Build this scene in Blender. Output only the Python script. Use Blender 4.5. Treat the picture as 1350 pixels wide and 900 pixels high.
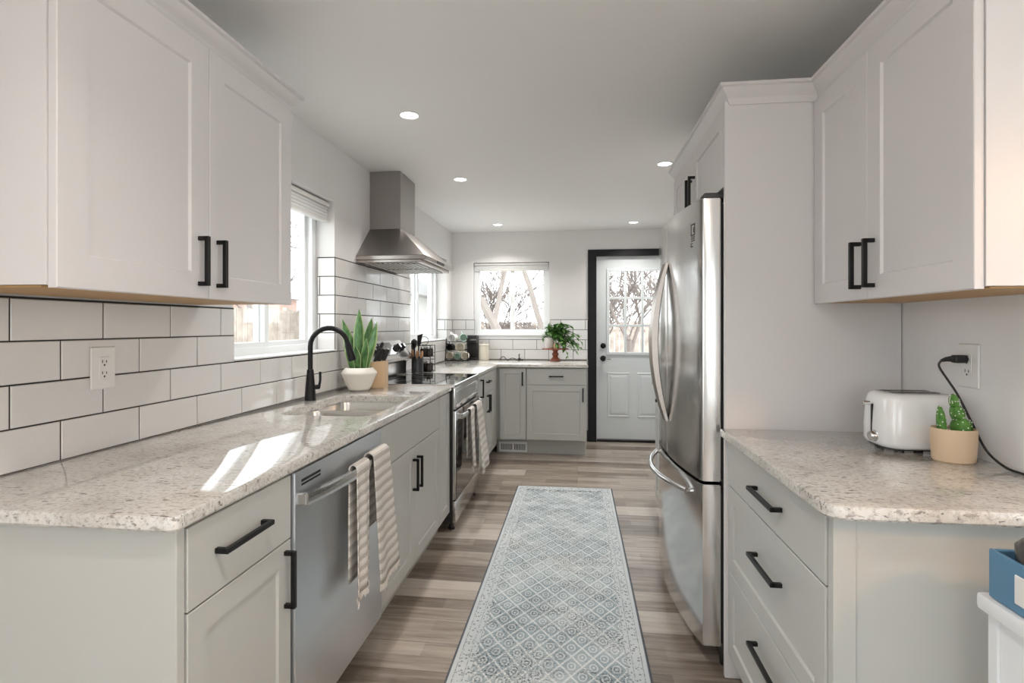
import bpy, bmesh, math, random
from mathutils import Vector, Matrix, noise
R = math.radians
random.seed(7)
SC = bpy.context.scene
for o in list(bpy.data.objects): bpy.data.objects.remove(o)
COL = SC.collection

# ------------------------------------------------------------------ camera, world, exposure
cam_d = bpy.data.cameras.new('camera'); cam = bpy.data.objects.new('camera', cam_d); COL.objects.link(cam)
cam.location = (0, 0, 1.283); cam.rotation_euler = (R(90), 0, math.atan(86/712))
cam_d.sensor_width = 36; cam_d.lens = 36*712/1350; cam_d.shift_y = -20/1350; cam_d.clip_start = .02
SC.camera = cam
W = bpy.data.worlds.new('sky'); SC.world = W; W.use_nodes = True
bg = W.node_tree.nodes['Background']; bg.inputs[0].default_value = (.93, .965, 1, 1); bg.inputs[1].default_value = 2.9
SC.view_settings.view_transform = 'Standard'; SC.view_settings.look = 'None'
SC.view_settings.exposure = 0.64; SC.view_settings.gamma = 1; SC.view_settings.use_curve_mapping = False
LAMP_W = 4.2; LAMP_COL = (1, .95, .90)

# ------------------------------------------------------------------ room numbers
XW, XR = -1.43, 1.136          # left and right wall faces
YB = 6.08                      # far wall face
ZC = 2.355                     # ceiling
XF = -.79                     # door fronts of the left run
YF = 5.31                      # door fronts of the far run
CT = .91                       # counter top

# ------------------------------------------------------------------ materials
def mat(name, col, rough=.5, metal=0, spec=.5, bump=None, coat=0):
    m = bpy.data.materials.new(name); m.use_nodes = True
    b = m.node_tree.nodes['Principled BSDF']
    b.inputs['Base Color'].default_value = (*col, 1); b.inputs['Roughness'].default_value = rough
    b.inputs['Metallic'].default_value = metal; b.inputs['Specular IOR Level'].default_value = spec
    if coat: b.inputs['Coat Weight'].default_value = coat; b.inputs['Coat Roughness'].default_value = .05
    nt = m.node_tree
    if bump:
        sc, st = bump[0], bump[1]
        tc = nt.nodes.new('ShaderNodeTexCoord'); mp = nt.nodes.new('ShaderNodeMapping')
        if len(bump) > 2: mp.inputs['Scale'].default_value = bump[2]
        n = nt.nodes.new('ShaderNodeTexNoise'); n.inputs['Scale'].default_value = sc; n.inputs['Detail'].default_value = 3
        bp = nt.nodes.new('ShaderNodeBump'); bp.inputs['Strength'].default_value = st; bp.inputs['Distance'].default_value = .01
        nt.links.new(tc.outputs['Object'], mp.inputs[0]); nt.links.new(mp.outputs[0], n.inputs['Vector'])
        nt.links.new(n.outputs[0], bp.inputs['Height']); nt.links.new(bp.outputs[0], b.inputs['Normal'])
    return m
def nodes(m): return m.node_tree, m.node_tree.nodes, m.node_tree.links, m.node_tree.nodes['Principled BSDF']
def ramp(nt, stops, interp='LINEAR'):
    r = nt.nodes.new('ShaderNodeValToRGB'); cr = r.color_ramp; cr.interpolation = interp
    while len(cr.elements) < len(stops): cr.elements.new(.5)
    for e, (p, c) in zip(cr.elements, stops):
        e.position = p; e.color = (*c, 1) if len(c) == 3 else c
    return r
def mth(nt, op, a, b=None, c=None):
    n = nt.nodes.new('ShaderNodeMath'); n.operation = op
    for i, v in enumerate((a, b, c)):
        if v is None: continue
        if isinstance(v, (int, float)): n.inputs[i].default_value = v
        else: nt.links.new(v, n.inputs[i])
    return n.outputs[0]
def mixc(nt, fac, a, b, blend='MIX'):
    n = nt.nodes.new('ShaderNodeMix'); n.data_type = 'RGBA'; n.blend_type = blend
    if isinstance(fac, (int, float)): n.inputs[0].default_value = fac
    else: nt.links.new(fac, n.inputs[0])
    for i, v in ((6, a), (7, b)):
        if isinstance(v, tuple): n.inputs[i].default_value = (*v, 1)
        else: nt.links.new(v, n.inputs[i])
    return n.outputs[2]
def coords(nt, scale=(1, 1, 1), rot=(0, 0, 0)):
    tc = nt.nodes.new('ShaderNodeTexCoord'); mp = nt.nodes.new('ShaderNodeMapping')
    mp.inputs['Scale'].default_value = scale; mp.inputs['Rotation'].default_value = rot
    nt.links.new(tc.outputs['Object'], mp.inputs[0]); return mp.outputs[0]
def noise_t(nt, vec, scale, detail=3, rough=.5):
    n = nt.nodes.new('ShaderNodeTexNoise'); n.inputs['Scale'].default_value = scale
    n.inputs['Detail'].default_value = detail; n.inputs['Roughness'].default_value = rough
    nt.links.new(vec, n.inputs['Vector']); return n.outputs[0]

M = {}
M['wall'] = mat('wall_paint', (.80, .79, .785), .6, bump=(180, .06))
M['ceil'] = mat('ceiling_paint', (.86, .855, .845), .7, bump=(160, .06))
M['upper'] = mat('upper_cabinet_paint', (.68, .66, .658), .38)
M['lower'] = mat('lower_cabinet_paint', (.505, .51, .485), .38)
M['trimw'] = mat('white_trim_paint', (.83, .84, .84), .35)
M['vinyl'] = mat('white_window_vinyl', (.86, .88, .89), .3)
M['black'] = mat('black_metal', (.007, .007, .008), .4, spec=.3)
M['frame_black'] = mat('black_casing_paint', (.010, .010, .013), .45, spec=.3)
M['maple'] = mat('maple_underside', (.46, .27, .10), .5)
M['tile'] = mat('white_tile', (.73, .715, .70), .09, bump=(26, .10), coat=.3)
M['grout'] = mat('dark_grout', (.03, .026, .025), .8)
M['door'] = mat('door_paint', (.74, .79, .81), .35)
M['plastic_w'] = mat('white_plastic', (.80, .79, .77), .3)
M['ss'] = mat('stainless', (.60, .59, .58), .17, 1, bump=(60, .02, (1, 1, .02)))
M['ss_dw'] = mat('stainless_front', (.68, .71, .74), .36, 1)
M['ss_hood'] = mat('stainless_hood', (.37, .35, .335), .34, 1)
M['ss_sink'] = mat('sink_steel', (.66, .64, .61), .28, 1)
M['ss_handle'] = mat('handle_steel', (.46, .42, .39), .26, 1)
M['ss_side'] = mat('door_edge_steel', (.60, .59, .56), .24, 1)
M['fr_body'] = mat('fridge_grey_body', (.05, .05, .052), .5)
M['glassblk'] = mat('black_glass', (.008, .008, .009), .03, coat=.5)
M['blkpl'] = mat('black_plastic', (.015, .015, .016), .45)
M['chrome'] = mat('chrome', (.8, .8, .8), .08, 1)
M['cer'] = mat('cream_ceramic', (.74, .70, .63), .45, bump=(120, .03))
M['cream'] = mat('cream_glaze', (.78, .73, .62), .25)
M['mint'] = mat('mint_glaze', (.50, .66, .56), .25)
M['whiteg'] = mat('white_glaze', (.82, .81, .78), .2)
M['leaf_d'] = mat('dark_leaf', (.05, .14, .04), .45)
M['soil'] = mat('soil', (.04, .028, .02), .9)
M['shade'] = mat('shade_fabric', (.78, .79, .79), .8)
M['toaster'] = mat('toaster_enamel', (.83, .83, .83), .12, coat=.6)
M['cart'] = mat('white_cart_paint', (.82, .84, .86), .4)
M['blue'] = mat('blue_bin', (.10, .23, .36), .5)
M['clay'] = mat('tan_pot', (.66, .49, .33), .6, bump=(40, .04))
M['darkbowl'] = mat('dark_bowl', (.05, .045, .042), .25)
M['redwood'] = mat('red_wood', (.28, .085, .045), .35)
M['beech'] = mat('beech_wood', (.62, .44, .27), .5)
M['spoonwood'] = mat('spoon_wood', (.52, .26, .12), .5)
M['crock'] = mat('charcoal_stoneware', (.035, .036, .04), .3)
M['fringe'] = mat('towel_fringe', (.75, .70, .65), .9)
M['jar'] = mat('dark_jar', (.045, .035, .03), .2)
M['snow'] = mat('pale_ground', (.62, .60, .56), .9)
M['brick'] = mat('brick_house', (.46, .32, .27), .9)
M['roof'] = mat('roof_shingle', (.28, .27, .27), .9)
M['siding'] = mat('pale_siding', (.55, .55, .52), .8)
M['twig'] = mat('pale_bark', (.20, .165, .15), .9)
M['twig2'] = mat('pale_trunk', (.30, .26, .235), .9)
M['wire'] = mat('wire', (.1, .1, .1), .7)
M['label'] = mat('white_label', (.75, .74, .72), .6)
M['grille'] = mat('steel_filter', (.45, .44, .42), .35, 1)

def emis(name, col, s):
    m = bpy.data.materials.new(name); m.use_nodes = True; nt = m.node_tree
    b = nt.nodes['Principled BSDF']; b.inputs['Base Color'].default_value = (*col, 1)
    b.inputs['Emission Color'].default_value = (*col, 1); b.inputs['Emission Strength'].default_value = s
    return m
M['lampface'] = emis('lamp_diffuser', (1, .96, .9), 6)
M['globe'] = emis('fill_globe_glow', (1, .87, .77), 8)  # glow of the added overhead fill globes
M['display'] = emis('clock_display', (.5, .8, .9), .25)

def glass_mat():
    m = bpy.data.materials.new('window_glass'); m.use_nodes = True; nt = m.node_tree
    for n in list(nt.nodes): nt.nodes.remove(n)
    out = nt.nodes.new('ShaderNodeOutputMaterial'); mx = nt.nodes.new('ShaderNodeMixShader')
    tr = nt.nodes.new('ShaderNodeBsdfTransparent'); gl = nt.nodes.new('ShaderNodeBsdfGlossy'); gl.inputs['Roughness'].default_value = .02
    tr.inputs[0].default_value = (.96, .975, .97, 1)
    lw = nt.nodes.new('ShaderNodeLayerWeight'); lw.inputs[0].default_value = .5
    fc = mth(nt, 'MULTIPLY_ADD', mth(nt, 'POWER', lw.outputs[1], 4.0), .5, .025)
    nt.links.new(fc, mx.inputs[0]); nt.links.new(tr.outputs[0], mx.inputs[1]); nt.links.new(gl.outputs[0], mx.inputs[2])
    nt.links.new(mx.outputs[0], out.inputs[0]); return m
M['glass'] = glass_mat()

def granite():
    m = mat('beige_granite', (.7, .67, .6), .07, coat=.25); nt, N, L, b = nodes(m)
    v = coords(nt, (1, 1, 1)); vs = coords(nt, (1.0, 2.6, 2.0), (0, 0, .25))
    big = noise_t(nt, v, 5, 5, .6)
    base = ramp(nt, [(.3, (.50, .47, .43)), (.47, (.63, .61, .575)), (.7, (.73, .715, .69))]); L.new(big, base.inputs[0])
    fine = noise_t(nt, v, 90, 4, .7)
    fr = ramp(nt, [(.36, (.62, .59, .55)), (.52, (1, 1, 1))]); L.new(fine, fr.inputs[0])
    c = mixc(nt, .75, base.outputs[0], fr.outputs[0], 'MULTIPLY')
    n1 = noise_t(nt, vs, 34, 4, .62)
    r1 = ramp(nt, [(.565, (0, 0, 0)), (.62, (1, 1, 1))]); L.new(n1, r1.inputs[0])
    n1b = noise_t(nt, vs, 7, 3, .6); r1b = ramp(nt, [(.42, (.12, .12, .12)), (.60, (1, 1, 1))]); L.new(n1b, r1b.inputs[0])
    f1 = mth(nt, 'MULTIPLY', r1.outputs[0], r1b.outputs[0])
    c = mixc(nt, mth(nt, 'MULTIPLY', f1, .85), c, (.15, .12, .10))
    n2 = noise_t(nt, vs, 70, 3, .6)
    r2 = ramp(nt, [(.63, (0, 0, 0)), (.68, (1, 1, 1))]); L.new(n2, r2.inputs[0])
    c = mixc(nt, mth(nt, 'MULTIPLY', r2.outputs[0], .7), c, (.06, .055, .055))
    L.new(c, b.inputs['Base Color']); return m
M['granite'] = granite()

def floor_mat():
    m = mat('grey_brown_planks', (.4, .35, .3), .33); nt, N, L, b = nodes(m)
    v = coords(nt)
    br = nt.nodes.new('ShaderNodeTexBrick'); L.new(v, br.inputs['Vector'])
    br.offset = .37; br.inputs['Color1'].default_value = (0, 0, 0, 1); br.inputs['Color2'].default_value = (1, 1, 1, 1)
    br.inputs['Mortar'].default_value = (.1, .1, .1, 1); br.inputs['Scale'].default_value = 1
    br.inputs['Mortar Size'].default_value = .0012; br.inputs['Brick Width'].default_value = 1.22; br.inputs['Row Height'].default_value = .178
    # wide strips inside a plank
    br2 = nt.nodes.new('ShaderNodeTexBrick'); L.new(v, br2.inputs['Vector']); br2.offset = .43
    br2.inputs['Color1'].default_value = (0, 0, 0, 1); br2.inputs['Color2'].default_value = (1, 1, 1, 1)
    br2.inputs['Mortar Size'].default_value = 0; br2.inputs['Scale'].default_value = 1
    br2.inputs['Brick Width'].default_value = .61; br2.inputs['Row Height'].default_value = .089
    g1 = noise_t(nt, coords(nt, (1.3, 16, 1)), 2.2, 5, .6); g2 = noise_t(nt, coords(nt, (4, 90, 1)), 3, 3, .6)
    t = mth(nt, 'MULTIPLY_ADD', br.outputs[0], .34, mth(nt, 'MULTIPLY', br2.outputs[0], .16))
    t = mth(nt, 'ADD', t, mth(nt, 'MULTIPLY', g1, .55)); t = mth(nt, 'ADD', t, mth(nt, 'MULTIPLY', g2, .14))
    r = ramp(nt, [(.32, (.105, .080, .061)), (.5, (.225, .182, .147)), (.64, (.37, .318, .268)), (.82, (.50, .445, .39))])
    L.new(t, r.inputs[0])
    c = mixc(nt, br.outputs['Fac'], r.outputs[0], (.09, .07, .06))
    L.new(c, b.inputs['Base Color'])
    bp = nt.nodes.new('ShaderNodeBump'); bp.inputs['Strength'].default_value = .12; bp.inputs['Distance'].default_value = .004
    L.new(g2, bp.inputs['Height']); L.new(bp.outputs[0], b.inputs['Normal']); return m
M['floor'] = floor_mat()

RX0, RX1, RY0, RY1 = -.475, .27, 1.78, 4.31
def rug_mat():
    m = mat('faded_blue_rug', (.6, .63, .63), .95, spec=.1); nt, N, L, b = nodes(m)
    v = coords(nt); sp = nt.nodes.new('ShaderNodeSeparateXYZ'); L.new(v, sp.inputs[0]); x, y = sp.outputs[0], sp.outputs[1]
    wob = noise_t(nt, v, 30, 2); 
    p = mth(nt, 'DIVIDE', x, .084); q = mth(nt, 'DIVIDE', y, .118)
    p = mth(nt, 'ADD', p, mth(nt, 'MULTIPLY', wob, .10)); q = mth(nt, 'ADD', q, mth(nt, 'MULTIPLY', wob, .06))
    a = mth(nt, 'ADD', p, q); bb = mth(nt, 'SUBTRACT', p, q)
    fa = mth(nt, 'SUBTRACT', mth(nt, 'FRACT', a), .5); fb = mth(nt, 'SUBTRACT', mth(nt, 'FRACT', bb), .5)
    aa, ab = mth(nt, 'ABSOLUTE', fa), mth(nt, 'ABSOLUTE', fb)
    edge = mth(nt, 'MAXIMUM', aa, ab)
    rr = mth(nt, 'SQRT', mth(nt, 'ADD', mth(nt, 'MULTIPLY', fa, fa), mth(nt, 'MULTIPLY', fb, fb)))
    lat = ramp(nt, [(.43, (0, 0, 0)), (.46, (1, 1, 1))]); L.new(edge, lat.inputs[0])
    ring = ramp(nt, [(.0, (1, 1, 1)), (.06, (1, 1, 1)), (.09, (0, 0, 0)), (.19, (0, 0, 0)), (.22, (1, 1, 1)), (.27, (1, 1, 1)), (.30, (0, 0, 0))]); L.new(rr, ring.inputs[0])
    light = mth(nt, 'MAXIMUM', lat.outputs[0], mth(nt, 'MULTIPLY', ring.outputs[0], .8))
    dk = ramp(nt, [(.09, (0, 0, 0)), (.12, (1, 1, 1)), (.17, (1, 1, 1)), (.20, (0, 0, 0)), (.30, (0, 0, 0)), (.33, (1, 1, 1)), (.38, (1, 1, 1)), (.41, (0, 0, 0))]); L.new(rr, dk.inputs[0])
    tone = noise_t(nt, v, 3.0, 4, .6)
    basec = ramp(nt, [(.35, (.32, .39, .425)), (.52, (.47, .535, .56)), (.68, (.66, .69, .70))]); L.new(tone, basec.inputs[0])
    c = mixc(nt, mth(nt, 'MULTIPLY', light, .78), basec.outputs[0], (.82, .83, .82))
    wear = noise_t(nt, coords(nt, (1.0, 1.6, 1)), 3.4, 6, .75); sp2 = noise_t(nt, v, 120, 2, .6)
    wr = ramp(nt, [(.44, (.16, .16, .16)), (.56, (1, 1, 1))]); L.new(wear, wr.inputs[0])
    sr = ramp(nt, [(.44, (0, 0, 0)), (.53, (1, 1, 1))]); L.new(sp2, sr.inputs[0])
    dfac = mth(nt, 'MULTIPLY', mth(nt, 'MULTIPLY', mth(nt, 'MAXIMUM', dk.outputs[0], .5), wr.outputs[0]), sr.outputs[0])
    c = mixc(nt, mth(nt, 'MULTIPLY', dfac, .95), c, (.07, .08, .09))
    # border: distance to the rug edge (object origin at the rug centre)
    hx, hy = (RX1-RX0)/2, (RY1-RY0)/2
    dx = mth(nt, 'SUBTRACT', hx, mth(nt, 'ABSOLUTE', x)); dy = mth(nt, 'SUBTRACT', hy, mth(nt, 'ABSOLUTE', y))
    d = mth(nt, 'MINIMUM', dx, dy)
    inb = mth(nt, 'LESS_THAN', d, .085)
    def band(lo, hi): return mth(nt, 'MULTIPLY', mth(nt, 'GREATER_THAN', d, lo), mth(nt, 'LESS_THAN', d, hi))
    bcol = mixc(nt, tone, (.42, .48, .51), (.72, .74, .74))
    ch = nt.nodes.new('ShaderNodeTexVoronoi'); ch.inputs['Scale'].default_value = 62; L.new(v, ch.inputs['Vector'])
    dots = mth(nt, 'MULTIPLY', mth(nt, 'LESS_THAN', ch.outputs[0], .36), mth(nt, 'ADD', band(.030, .058), band(.068, .082)))
    bcol = mixc(nt, mth(nt, 'MULTIPLY', dots, .7), bcol, (.16, .18, .20))
    lines = mth(nt, 'ADD', mth(nt, 'ADD', band(.024, .028), band(.060, .064)), band(.082, .085))
    bcol = mixc(nt, mth(nt, 'MULTIPLY', mth(nt, 'MULTIPLY', lines, sr.outputs[0]), .8), bcol, (.20, .22, .24))
    c = mixc(nt, inb, c, bcol)
    # the end bands are darker and more graphic
    endb = mth(nt, 'MULTIPLY', mth(nt, 'LESS_THAN', dy, .125), mth(nt, 'GREATER_THAN', dy, .085))
    endb = mth(nt, 'MULTIPLY', endb, mth(nt, 'GREATER_THAN', dx, .085))
    ck = nt.nodes.new('ShaderNodeTexNoise'); ck.inputs['Scale'].default_value = 45; L.new(v, ck.inputs['Vector'])
    c = mixc(nt, mth(nt, 'MULTIPLY', endb, mth(nt, 'GREATER_THAN', ck.outputs[0], .53)), c, (.17, .185, .20))
    c = mixc(nt, mth(nt, 'LESS_THAN', d, .009), c, (.13, .145, .17))
    L.new(c, b.inputs['Base Color'])
    bp = nt.nodes.new('ShaderNodeBump'); bp.inputs['Strength'].default_value = .3; bp.inputs['Distance'].default_value = .003
    L.new(noise_t(nt, v, 300, 2), bp.inputs['Height']); L.new(bp.outputs[0], b.inputs['Normal']); return m
M['rug'] = rug_mat()

def towel_mat(name, light, dark, period, axis=2):
    m = mat(name, light, .95, spec=.1); nt, N, L, b = nodes(m)
    uv = nt.nodes.new('ShaderNodeUVMap'); sp = nt.nodes.new('ShaderNodeSeparateXYZ'); L.new(uv.outputs[0], sp.inputs[0])
    f = mth(nt, 'FRACT', mth(nt, 'DIVIDE', sp.outputs[1], period))
    r = ramp(nt, [(0, dark), (.36, dark), (.40, light), (.46, light), (.50, dark), (.54, light), (.92, light), (.96, dark)], 'CONSTANT'); L.new(f, r.inputs[0])
    n = noise_t(nt, coords(nt, (1, 1, 1)), 260, 2)
    c = mixc(nt, .35, r.outputs[0], n, 'OVERLAY')
    L.new(c, b.inputs['Base Color'])
    bp = nt.nodes.new('ShaderNodeBump'); bp.inputs['Strength'].default_value = .5; bp.inputs['Distance'].default_value = .002
    L.new(n, bp.inputs['Height']); L.new(bp.outputs[0], b.inputs['Normal']); return m
M['towel'] = towel_mat('striped_towel', (.72, .69, .65), (.50, .465, .43), .036)
M['towel2'] = towel_mat('pale_striped_towel', (.74, .70, .66), (.60, .55, .51), .05)

def leaf_mat():
    m = mat('variegated_leaf', (.1, .3, .1), .4); nt, N, L, b = nodes(m)
    uv = nt.nodes.new('ShaderNodeUVMap'); sp = nt.nodes.new('ShaderNodeSeparateXYZ'); L.new(uv.outputs[0], sp.inputs[0])
    d = mth(nt, 'ABSOLUTE', mth(nt, 'SUBTRACT', sp.outputs[0], .5))
    n = noise_t(nt, coords(nt, (1, 1, .3)), 60, 3)
    r0 = ramp(nt, [(.35, (.03, .095, .025)), (.65, (.10, .22, .06))]); L.new(n, r0.inputs[0])
    r = ramp(nt, [(.38, (0, 0, 0)), (.43, (1, 1, 1))]); L.new(d, r.inputs[0])
    L.new(mixc(nt, r.outputs[0], r0.outputs[0], (.36, .46, .20)), b.inputs['Base Color']); return m
M['leaf'] = leaf_mat()
def vary(name, c1, c2, scale, rough=.5):
    m = mat(name, c1, rough); nt, N, L, b = nodes(m)
    r = ramp(nt, [(.35, c1), (.65, c2)]); L.new(noise_t(nt, coords(nt), scale, 3), r.inputs[0]); L.new(r.outputs[0], b.inputs['Base Color']); return m
M['fern'] = vary('green_foliage', (.03, .12, .02), (.17, .36, .08), 30, .45)
M['cactus'] = vary('cactus_green', (.05, .17, .02), (.12, .29, .05), 60, .6)
M['fence'] = vary('weathered_fence', (.34, .28, .24), (.50, .43, .375), 5, .9)

# ------------------------------------------------------------------ mesh helpers (all in world coordinates)
OFF = {}
def BM(): return bmesh.new()
def tag(o, label=None, cat=None, group=None, kind=None):
    if label: o['label'] = label
    if cat: o['category'] = cat
    if group: o['group'] = group
    if kind: o['kind'] = kind
    return o
def thing(name, label, cat, loc, group=None):
    o = bpy.data.objects.new(name, None); COL.objects.link(o); o.location = loc
    o.empty_display_size = .05; OFF[o] = Vector(loc); return tag(o, label, cat, group)
def obj(name, bm, m, parent=None, origin=(0, 0, 0), smooth=True, angle=32, recalc=True):
    if recalc: bmesh.ops.recalc_face_normals(bm, faces=bm.faces)
    off = OFF[parent] if parent else Vector(origin)
    bmesh.ops.translate(bm, verts=bm.verts, vec=-off)
    me = bpy.data.meshes.new(name); bm.to_mesh(me); bm.free()
    for mm in (m if isinstance(m, list) else [m]): me.materials.append(M[mm] if isinstance(mm, str) else mm)
    if smooth:
        for p in me.polygons: p.use_smooth = True
        me.set_sharp_from_angle(angle=R(angle))
    o = bpy.data.objects.new(name, me); COL.objects.link(o)
    if parent: o.parent = parent
    else: o.location = off
    OFF[o] = off; return o
def hexa(bm, vs, bev=0, seg=1):
    v = [bm.verts.new(p) for p in vs]
    fs = [bm.faces.new([v[i] for i in f]) for f in ((0, 3, 2, 1), (4, 5, 6, 7), (0, 1, 5, 4), (1, 2, 6, 5), (2, 3, 7, 6), (3, 0, 4, 7))]
    if bev:
        es = list({e for f in fs for e in f.edges})
        bmesh.ops.bevel(bm, geom=es, offset=bev, segments=seg, affect='EDGES', profile=.6)
def box(bm, x0, x1, y0, y1, z0, z1, bev=0, seg=1):
    hexa(bm, [(x0, y0, z0), (x1, y0, z0), (x1, y1, z0), (x0, y1, z0), (x0, y0, z1), (x1, y0, z1), (x1, y1, z1), (x0, y1, z1)], bev, seg)
class Fr:                                   # a frame: a along u, z up, c along the outward normal n
    def __init__(s, o, u, n): s.o, s.u, s.n = Vector(o), Vector(u), Vector(n)
    def p(s, a, z, c): return s.o + s.u*a + Vector((0, 0, z)) + s.n*c
    def box(s, bm, a0, a1, z0, z1, c0, c1, bev=0, seg=1):
        P = s.p
        hexa(bm, [P(a0, z0, c0), P(a1, z0, c0), P(a1, z0, c1), P(a0, z0, c1), P(a0, z1, c0), P(a1, z1, c0), P(a1, z1, c1), P(a0, z1, c1)], bev, seg)
def ring_faces(bm, A, B):
    n = len(A)
    for i in range(n): bm.faces.new((A[i], A[(i+1) % n], B[(i+1) % n], B[i]))
def shaker(bm, fr, a0, a1, z0, z1, t=.02, fw=.06, rec=.007, ch=.002, sl=.004):
    def rect(d, c): return [bm.verts.new(fr.p(a0+d, z0+d, c)), bm.verts.new(fr.p(a1-d, z0+d, c)), bm.verts.new(fr.p(a1-d, z1-d, c)), bm.verts.new(fr.p(a0+d, z1-d, c))].__iter__()
    r = [list(rect(*q)) for q in ((0, 0), (0, t-ch), (ch, t), (fw, t), (fw+sl, t-rec))]
    bm.faces.new(r[0])
    for i in range(4): ring_faces(bm, r[i], r[i+1])
    bm.faces.new(r[4])
def slab(bm, fr, a0, a1, z0, z1, t=.02): fr.box(bm, a0, a1, z0, z1, 0, t, .002)
def pull(bm, fr, a, z, L, c0, vertical, s=.012, out=.032):
    h = L/2
    if vertical:
        fr.box(bm, a-s/2, a+s/2, z-h, z+h, c0+out-s, c0+out, .0012)
        for q in (-1, 1): fr.box(bm, a-s/2, a+s/2, min(z+q*h, z+q*(h-s)), max(z+q*h, z+q*(h-s)), c0, c0+out-s*.5, .0012)
    else:
        fr.box(bm, a-h, a+h, z-s/2, z+s/2, c0+out-s, c0+out, .0012)
        for q in (-1, 1): fr.box(bm, min(a+q*h, a+q*(h-s)), max(a+q*h, a+q*(h-s)), z-s/2, z+s/2, c0, c0+out-s*.5, .0012)
def tube(bm, pts, rad, seg=10, cap=True, squash=None):
    pts = [Vector(p) for p in pts]; n = len(pts)
    rad = [rad]*n if isinstance(rad, (int, float)) else rad
    T = [(pts[min(i+1, n-1)]-pts[max(i-1, 0)]).normalized() for i in range(n)]
    up = Vector((0, 0, 1)) if abs(T[0].z) < .9 else Vector((1, 0, 0))
    X = T[0].cross(up).normalized(); prev = None; first = None
    for i in range(n):
        X = (X - T[i]*X.dot(T[i])).normalized(); Y = T[i].cross(X)
        ring = [bm.verts.new(pts[i] + (X*math.cos(k*2*math.pi/seg) + Y*math.sin(k*2*math.pi/seg)*(squash or 1))*rad[i]) for k in range(seg)]
        if prev: ring_faces(bm, prev, ring)
        else: first = ring
        prev = ring
    if cap:
        bm.faces.new(first[::-1]); bm.faces.new(prev)
def lathe(bm, prof, c, seg=32, sx=1, sy=1, mtx=None, close=False):
    rings = []
    for r, z in prof:
        if r < 1e-6: rings.append([bm.verts.new(Vector((0, 0, z)))])
        else: rings.append([bm.verts.new(Vector((r*sx*math.cos(k*2*math.pi/seg), r*sy*math.sin(k*2*math.pi/seg), z))) for k in range(seg)])
    for A, B in zip(rings, rings[1:]):
        if len(A) == 1 and len(B) > 1:
            for i in range(seg): bm.faces.new((A[0], B[i], B[(i+1) % seg]))
        elif len(B) == 1 and len(A) > 1:
            for i in range(seg): bm.faces.new((A[i], A[(i+1) % seg], B[0]))
        else: ring_faces(bm, A, B)
    if close: ring_faces(bm, rings[-1], rings[0])
    m = (Matrix.Translation(Vector(c)) @ mtx) if mtx else Matrix.Translation(Vector(c))
    for ring in rings:
        for v in ring: v.co = m @ v.co
def prism(bm, poly, vec, bev=0):
    A = [bm.verts.new(Vector(p)) for p in poly]; B = [bm.verts.new(Vector(p)+Vector(vec)) for p in poly]
    ring_faces(bm, A, B); f0 = bm.faces.new(A[::-1]); f1 = bm.faces.new(B)
    if bev:
        es = list({e for f in (f0, f1) for e in f.edges}); bmesh.ops.bevel(bm, geom=es, offset=bev, segments=2, affect='EDGES')
def sweep_rect(bm, pts, side, hw, ht):
    pts = [Vector(p) for p in pts]; side = Vector(side).normalized(); prev = None; n = len(pts)
    for i in range(n):
        t = (pts[min(i+1, n-1)]-pts[max(i-1, 0)]).normalized(); nn = t.cross(side).normalized()
        k = ht if not callable(ht) else ht(i/(n-1))
        c = .25
        prof = [(-1, -1+c), (-1+c, -1), (1-c, -1), (1, -1+c), (1, 1-c), (1-c, 1), (-1+c, 1), (-1, 1-c)]
        ring = [bm.verts.new(pts[i]+side*hw*a+nn*k*b_) for a, b_ in prof]
        if prev: ring_faces(bm, prev, ring)
        else: bm.faces.new(ring[::-1])
        prev = ring
    bm.faces.new(prev)
def struct(name, bm, m, parent=None, label=None, **k):
    o = obj(name, bm, m, parent, **k)
    if not parent: o['kind'] = 'structure'
    if label: o['label'] = label
    return o

# ------------------------------------------------------------------ room shell
b = BM(); box(b, -1.55, 3.0, -3.0, 6.3, -.08, 0); struct('floor', b, 'floor', smooth=False)
b = BM(); box(b, -1.85, 3.15, -3.15, 6.4, ZC, ZC+.2); struct('ceiling', b, 'ceil', smooth=False)
def wall(bm, P, a0, a1, z0, z1, t, holes):
    """P(a, z, d) -> point; d is the depth into the wall. One mesh with rectangular holes."""
    A = sorted({a0, a1, *[h[0] for h in holes], *[h[1] for h in holes]}); Z = sorted({z0, z1, *[h[2] for h in holes], *[h[3] for h in holes]})
    def solid(i, j):
        if i < 0 or j < 0 or i >= len(A)-1 or j >= len(Z)-1: return False
        ca, cz = (A[i]+A[i+1])/2, (Z[j]+Z[j+1])/2
        return not any(h[0] < ca < h[1] and h[2] < cz < h[3] for h in holes)
    vc = {}
    def V(i, j, d):
        if (i, j, d) not in vc: vc[(i, j, d)] = bm.verts.new(P(A[i], Z[j], d))
        return vc[(i, j, d)]
    for i in range(len(A)-1):
        for j in range(len(Z)-1):
            if not solid(i, j): continue
            bm.faces.new((V(i, j, 0), V(i+1, j, 0), V(i+1, j+1, 0), V(i, j+1, 0))); bm.faces.new((V(i, j, t), V(i, j+1, t), V(i+1, j+1, t), V(i+1, j, t)))
            if not solid(i-1, j): bm.faces.new((V(i, j, 0), V(i, j+1, 0), V(i, j+1, t), V(i, j, t)))
            if not solid(i+1, j): bm.faces.new((V(i+1, j, 0), V(i+1, j, t), V(i+1, j+1, t), V(i+1, j+1, 0)))
            if not solid(i, j-1): bm.faces.new((V(i, j, 0), V(i, j, t), V(i+1, j, t), V(i+1, j, 0)))
            if not solid(i, j+1): bm.faces.new((V(i, j+1, 0), V(i+1, j+1, 0), V(i+1, j+1, t), V(i, j+1, t)))
W5 = (-2.6, .6, .5, 2.15); W6 = (-2.7, -.5, .5, 2.15)  # openings for the added side windows, out of view
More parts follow.
